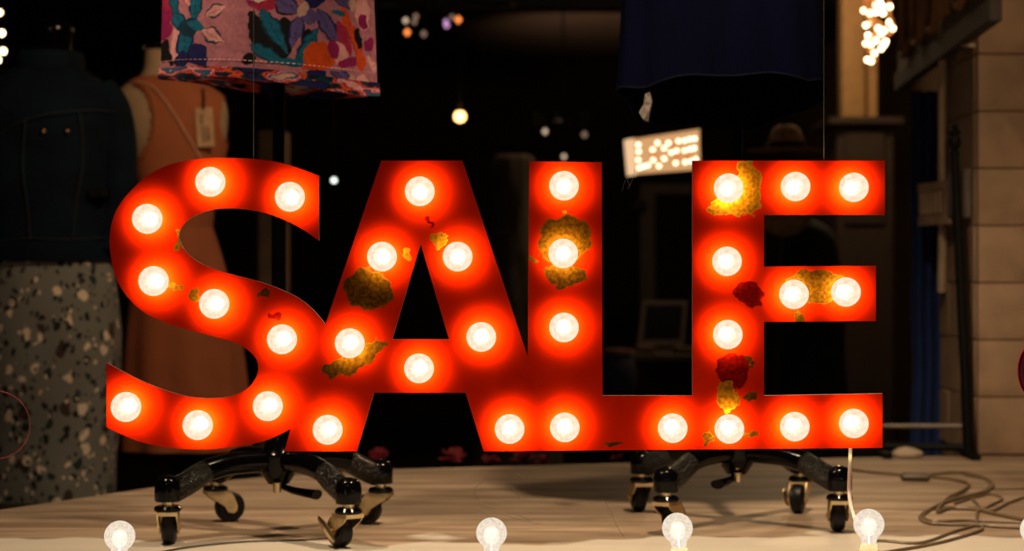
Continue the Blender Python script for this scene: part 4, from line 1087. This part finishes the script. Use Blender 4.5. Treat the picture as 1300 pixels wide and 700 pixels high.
chandelier(560, 2, 8.0, 190, 'black chandelier with coloured glints at top centre',
           [(515, 26, 0.012, 'w'), (528, 21, 0.012, 'd'), (517, 41, 0.014, 'o'), (567, 32, 0.012, 'p'), (566, 27, 0.009, 'p'), (574, 22, 0.012, 'd'), (582, 25, 0.014, 'o'), (538, 43, 0.013, 'd'), (526, 28, 0.011, 'd')])
chandelier(715, 160, 9.0, 70, 'small dim black chandelier hanging above the letter L',
           [(692, 167, 0.013, 'w'), (708, 153, 0.014, 'd'), (742, 171, 0.014, 'd'), (716, 199, 0.012, 'w'), (478, 213, 0.010, 'd')][:4])

# beam on the ceiling
a = P(500, 60, 10.5); b = P(900, 95, 10.5)
bm_ = struct('trim_1', box((-3.0, 9.6, 1.80), (2.0, 9.75, 1.95)), M['black_matte'])

# pale post behind the left pole
pst = obj('wooden_post', bevbox((P(327, 0, 6.6).x, 6.6, -0.6), (P(364, 0, 6.6).x, 6.7, P(0, 166, 6.6).z), 0.008), mat('pale_post_wood', (0.16, 0.10, 0.06, 1), 0.8, var=0.3, scale=6), None)
tag(pst, 'dim pale wooden post behind the left dress form pole', 'post')

# hats
straw = mat('straw', (0.26, 0.16, 0.08, 1), 0.9, var=0.2, scale=60)
hd = 6.2
hp = P(998, 198, hd)
ht = thing('straw_hat', 'straw hat with black band on stand above the letter E', 'hat', tuple(hp))
obj('crown', lathe([(0.056, 0.02), (0.060, 0.03), (0.055, 0.06), (0.043, 0.088), (0.024, 0.100), (0.0, 0.098)], 32, tuple(hp)), straw, ht)
obj('brim', loft([(hp.x, hp.y, hp.z + 0.014, 0.125, 0.11), (hp.x, hp.y, hp.z + 0.020, 0.128, 0.112), (hp.x, hp.y, hp.z + 0.024, 0.062, 0.062)], 40), straw, ht)
obj('hat_band', lathe([(0.0585, 0.024), (0.063, 0.024), (0.062, 0.044), (0.0575, 0.044)], 32, tuple(hp)), M['black_matte'], ht)
hs_ = thing('hat_stand', 'slim black stand carrying the straw hat', 'stand', (hp.x, hp.y, -0.6))
obj('stand_pole', lathe([(0, 0.02), (0.010, 0.02), (0.010, hp.z + 0.6), (0.03, hp.z + 0.61), (0, hp.z + 0.612)], 14, (hp.x, hp.y, -0.6)), M['black_matte'], hs_)
obj('stand_base', lathe([(0, 0), (0.12, 0), (0.11, 0.02), (0, 0.025)], 24, (hp.x, hp.y, -0.6)), M['black_matte'], hs_)
h2 = P(995, 262, 5.9)
o = thing('woven_disc', 'round woven disc partly hidden by the top bar of E', 'basket', tuple(h2))
obj('woven_face', lathe([(0.0, -0.006), (0.075, -0.006), (0.090, -0.02), (0.094, -0.018), (0.078, 0.006), (0.0, 0.006)], 40, tuple(h2), 'Y'), straw, o)
obj('hanging_string', tube([h2 + Vector((0, 0.004, 0.07)), Vector((h2.x, h2.y + 0.004, 1.95))], 0.0015, 5), M['black_matte'], o)
tl = obj('teal_cloth', loft(resec([(P(1030, 0, 6.6).x, 6.6, -0.5, 0.14, 0.08), (P(1030, 0, 6.6).x, 6.6, 0.2, 0.12, 0.07), (P(1028, 0, 6.6).x, 6.6, 0.55, 0.10, 0.07), (P(1020, 0, 6.6).x, 6.6, 0.64, 0.04, 0.04)], 20), 36, 2, 0.1), mat('black_teal_cloth', (0.008, 0.016, 0.020, 1), 0.9), None)
tag(tl, 'very dark teal garment hanging behind the arms of the E', 'garment')

# pale dim dress behind A and L
pdx = P(652, 0, 7.0).x
def z7(py): return H - (py - 350) / F * 7.0
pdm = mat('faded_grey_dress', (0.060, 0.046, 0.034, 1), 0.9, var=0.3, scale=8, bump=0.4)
pd = thing('faded_dress', 'dim pale draped dress on form between A and L', 'dress', (pdx, 7.0, -0.6))
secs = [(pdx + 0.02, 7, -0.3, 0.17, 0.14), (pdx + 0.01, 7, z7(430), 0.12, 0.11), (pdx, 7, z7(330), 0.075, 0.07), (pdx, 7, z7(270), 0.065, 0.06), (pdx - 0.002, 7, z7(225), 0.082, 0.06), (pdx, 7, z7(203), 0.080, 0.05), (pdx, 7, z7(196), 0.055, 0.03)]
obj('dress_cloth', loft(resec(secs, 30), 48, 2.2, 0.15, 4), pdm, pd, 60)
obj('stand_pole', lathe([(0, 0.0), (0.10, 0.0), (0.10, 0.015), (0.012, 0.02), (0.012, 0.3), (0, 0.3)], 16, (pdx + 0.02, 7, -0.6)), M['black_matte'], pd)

# display table with chalkboard, stool
td = 7.4
def z8(py): return H - (py - 350) / F * td
tb_ = thing('display_table', 'dark display table seen between L and E', 'table', (P(840, 0, td).x, td, -0.6))
x0, x1 = P(796, 0, td).x, P(905, 0, td).x
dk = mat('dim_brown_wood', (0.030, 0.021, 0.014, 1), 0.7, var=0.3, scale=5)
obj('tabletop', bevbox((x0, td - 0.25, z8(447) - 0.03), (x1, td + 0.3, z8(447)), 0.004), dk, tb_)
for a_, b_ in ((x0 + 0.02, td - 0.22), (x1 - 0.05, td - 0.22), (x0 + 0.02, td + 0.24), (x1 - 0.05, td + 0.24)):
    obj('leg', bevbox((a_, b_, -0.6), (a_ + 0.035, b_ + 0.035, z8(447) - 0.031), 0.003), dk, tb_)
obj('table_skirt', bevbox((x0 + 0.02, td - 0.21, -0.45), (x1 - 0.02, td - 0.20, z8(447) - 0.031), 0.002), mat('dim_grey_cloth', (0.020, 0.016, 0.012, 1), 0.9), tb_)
cb = thing('framed_chalkboard', 'small black board in pale frame leaning on display table', 'chalkboard', (P(833, 0, td).x, td - 0.1, z8(447)))
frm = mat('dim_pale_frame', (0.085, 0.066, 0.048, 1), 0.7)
def quad(a_, b_, c_, d_, th):
    q_ = [Vector(v) for v in (a_, b_, c_, d_)]
    v_ = [tuple(p) for p in q_] + [tuple(p + Vector((0, th, 0))) for p in q_]
    return v_, [(0, 1, 2, 3), (7, 6, 5, 4), (0, 4, 5, 1), (1, 5, 6, 2), (2, 6, 7, 3), (3, 7, 4, 0)]
dcb = td - 0.1
def Q(px, py):  # leaning plane: top further back
    zc = H - (py - 350) / F * dcb
    return Vector(((px - 650) / F * dcb, dcb + (zc - z8(447)) * 0.15, zc))
obj('board', quad(Q(820, 387), Q(869, 387), Q(865, 432), Q(816, 432), 0.01), M['black_matte'], cb, None)
obj('frame', join(quad(Q(816, 382), Q(874, 382), Q(873, 388), Q(816, 388), 0.018), quad(Q(810, 432), Q(869, 432), Q(868, 439), Q(809, 439), 0.018), quad(Q(816, 388), Q(821, 388), Q(817, 432), Q(810, 432), 0.018), quad(Q(868, 388), Q(873, 388), Q(869, 432), Q(863, 432), 0.018)), frm, cb, None)
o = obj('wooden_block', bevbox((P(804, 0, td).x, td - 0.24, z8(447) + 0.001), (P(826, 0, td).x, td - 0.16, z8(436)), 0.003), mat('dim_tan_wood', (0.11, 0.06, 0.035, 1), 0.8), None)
tag(o, 'small dim wooden block on table left of chalkboard', 'block')
o = obj('wooden_tray', bevbox((P(850, 0, td).x, td - 0.24, z8(447) + 0.001), (P(886, 0, td).x, td - 0.16, z8(438)), 0.003), mat('dim_tan_wood', (0.08, 0.045, 0.028, 1), 0.8), None)
tag(o, 'low dim wooden tray on table right of chalkboard', 'tray')
stl = thing('round_pouf', 'dark blue round pouf with rosy top beside display table', 'pouf', (P(784, 0, 6.8).x, 6.8, -0.6))
sx = P(784, 0, 6.8).x; zt = H - (445 - 350) / F * 6.8
obj('cushion', lathe([(0.0, zt - 0.18), (0.05, zt - 0.18), (0.066, zt - 0.13), (0.070, zt - 0.08), (0.060, zt - 0.03), (0.045, zt - 0.012)], 32, (sx, 6.8, 0)), mat('midnight_blue_cloth', (0.008, 0.011, 0.035, 1), 0.9), stl)
obj('top', lathe([(0.045, zt - 0.013), (0.060, zt - 0.010), (0.055, zt + 0.004), (0.0, zt + 0.008)], 32, (sx, 6.8, 0)), mat('dim_rose_cloth', (0.085, 0.028, 0.024, 1), 0.9), stl)
obj('pouf_leg', lathe([(0.0, -0.6), (0.05, -0.6), (0.02, -0.58), (0.02, zt - 0.179), (0, zt - 0.179)], 16, (sx, 6.8, 0)), M['black_matte'], stl)
# dim doorway frame behind (post, lintel)
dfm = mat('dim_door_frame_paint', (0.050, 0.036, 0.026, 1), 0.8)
dd = 10.0
df = thing('door_frame', 'dim brown door frame below the lit box sign', 'door frame', (P(822, 0, dd).x, dd, -0.6))
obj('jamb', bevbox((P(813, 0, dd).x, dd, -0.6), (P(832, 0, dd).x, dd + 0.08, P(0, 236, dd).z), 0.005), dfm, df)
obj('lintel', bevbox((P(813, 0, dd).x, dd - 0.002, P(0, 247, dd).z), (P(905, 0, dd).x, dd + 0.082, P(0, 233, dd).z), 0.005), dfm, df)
bsm = thing('wall_speaker', 'small black speaker mounted on door frame under lit sign', 'speaker', tuple(P(810, 262, 9.6)))
c = P(810, 262, 9.6)
obj('case', bevbox((c.x - 0.045, 9.6, c.z - 0.028), (c.x + 0.045, 9.70, c.z + 0.028), 0.01, 2), M['black_matte'], bsm)
obj('bracket', tube([c + Vector((0.02, 0.09, 0)), Vector((P(818, 0, dd).x, dd, c.z))], 0.008, 6), M['black_matte'], bsm)

# red blooms behind the platform edge
redp = mat('dark_red_petals', (0.16, 0.006, 0.012, 1), 0.7, var=0.4, scale=30)
leafm = mat('dark_leaf', (0.006, 0.012, 0.007, 1), 0.7)
rnd = random.Random(12)
for (px, py, d, r, lab) in ((575, 586, 4.75, 0.034, 'dark red bloom behind platform edge below foot of A'), (480, 583, 4.7, 0.028, 'dark red bloom partly behind left dress form base'), (622, 590, 4.8, 0.026, 'small dark red bloom behind platform edge left of centre bulb'), (664, 586, 4.85, 0.032, 'dark red bloom behind platform edge right of centre bulb'), (690, 590, 4.9, 0.024, 'low dark red bloom behind platform edge near the L'), (784, 585, 5.0, 0.020, 'tiny dark red bloom behind platform edge under letter L')):
    c = P(px, py, d)
    t = thing('red_flower', lab, 'flower', (c.x, c.y, -0.6), 'red blooms behind the platform')
    gs = []
    for k in range(14):
        a = rnd.uniform(0, 2 * PI); el = rnd.uniform(0.1, 1.2)
        dr_ = Vector((math.cos(a) * math.cos(el), math.sin(a) * math.cos(el), math.sin(el)))
        m4 = Matrix.Translation(c + dr_ * r * 0.55) @ dr_.to_track_quat('Z', 'Y').to_matrix().to_4x4() @ Matrix.Diagonal((0.6, 0.18, 1, 1))
        gs.append(xf(ball((0, 0, 0), r * 0.62, 8, 6), m4))
    obj('bloom', join(*gs), redp, t)
    obj('stem', tube([Vector((c.x, c.y, -0.6)), c], 0.004, 6), leafm, t)
    obj('leaf', join(*[xf(ball((0, 0, 0), 0.03, 8, 6), Matrix.Translation((c.x + s * 0.025, c.y, c.z - 0.07)) @ Matrix.Rotation(s * 0.8, 4, 'Y') @ Matrix.Diagonal((0.5, 0.2, 1.2, 1))) for s in (-1, 1)]), leafm, t)
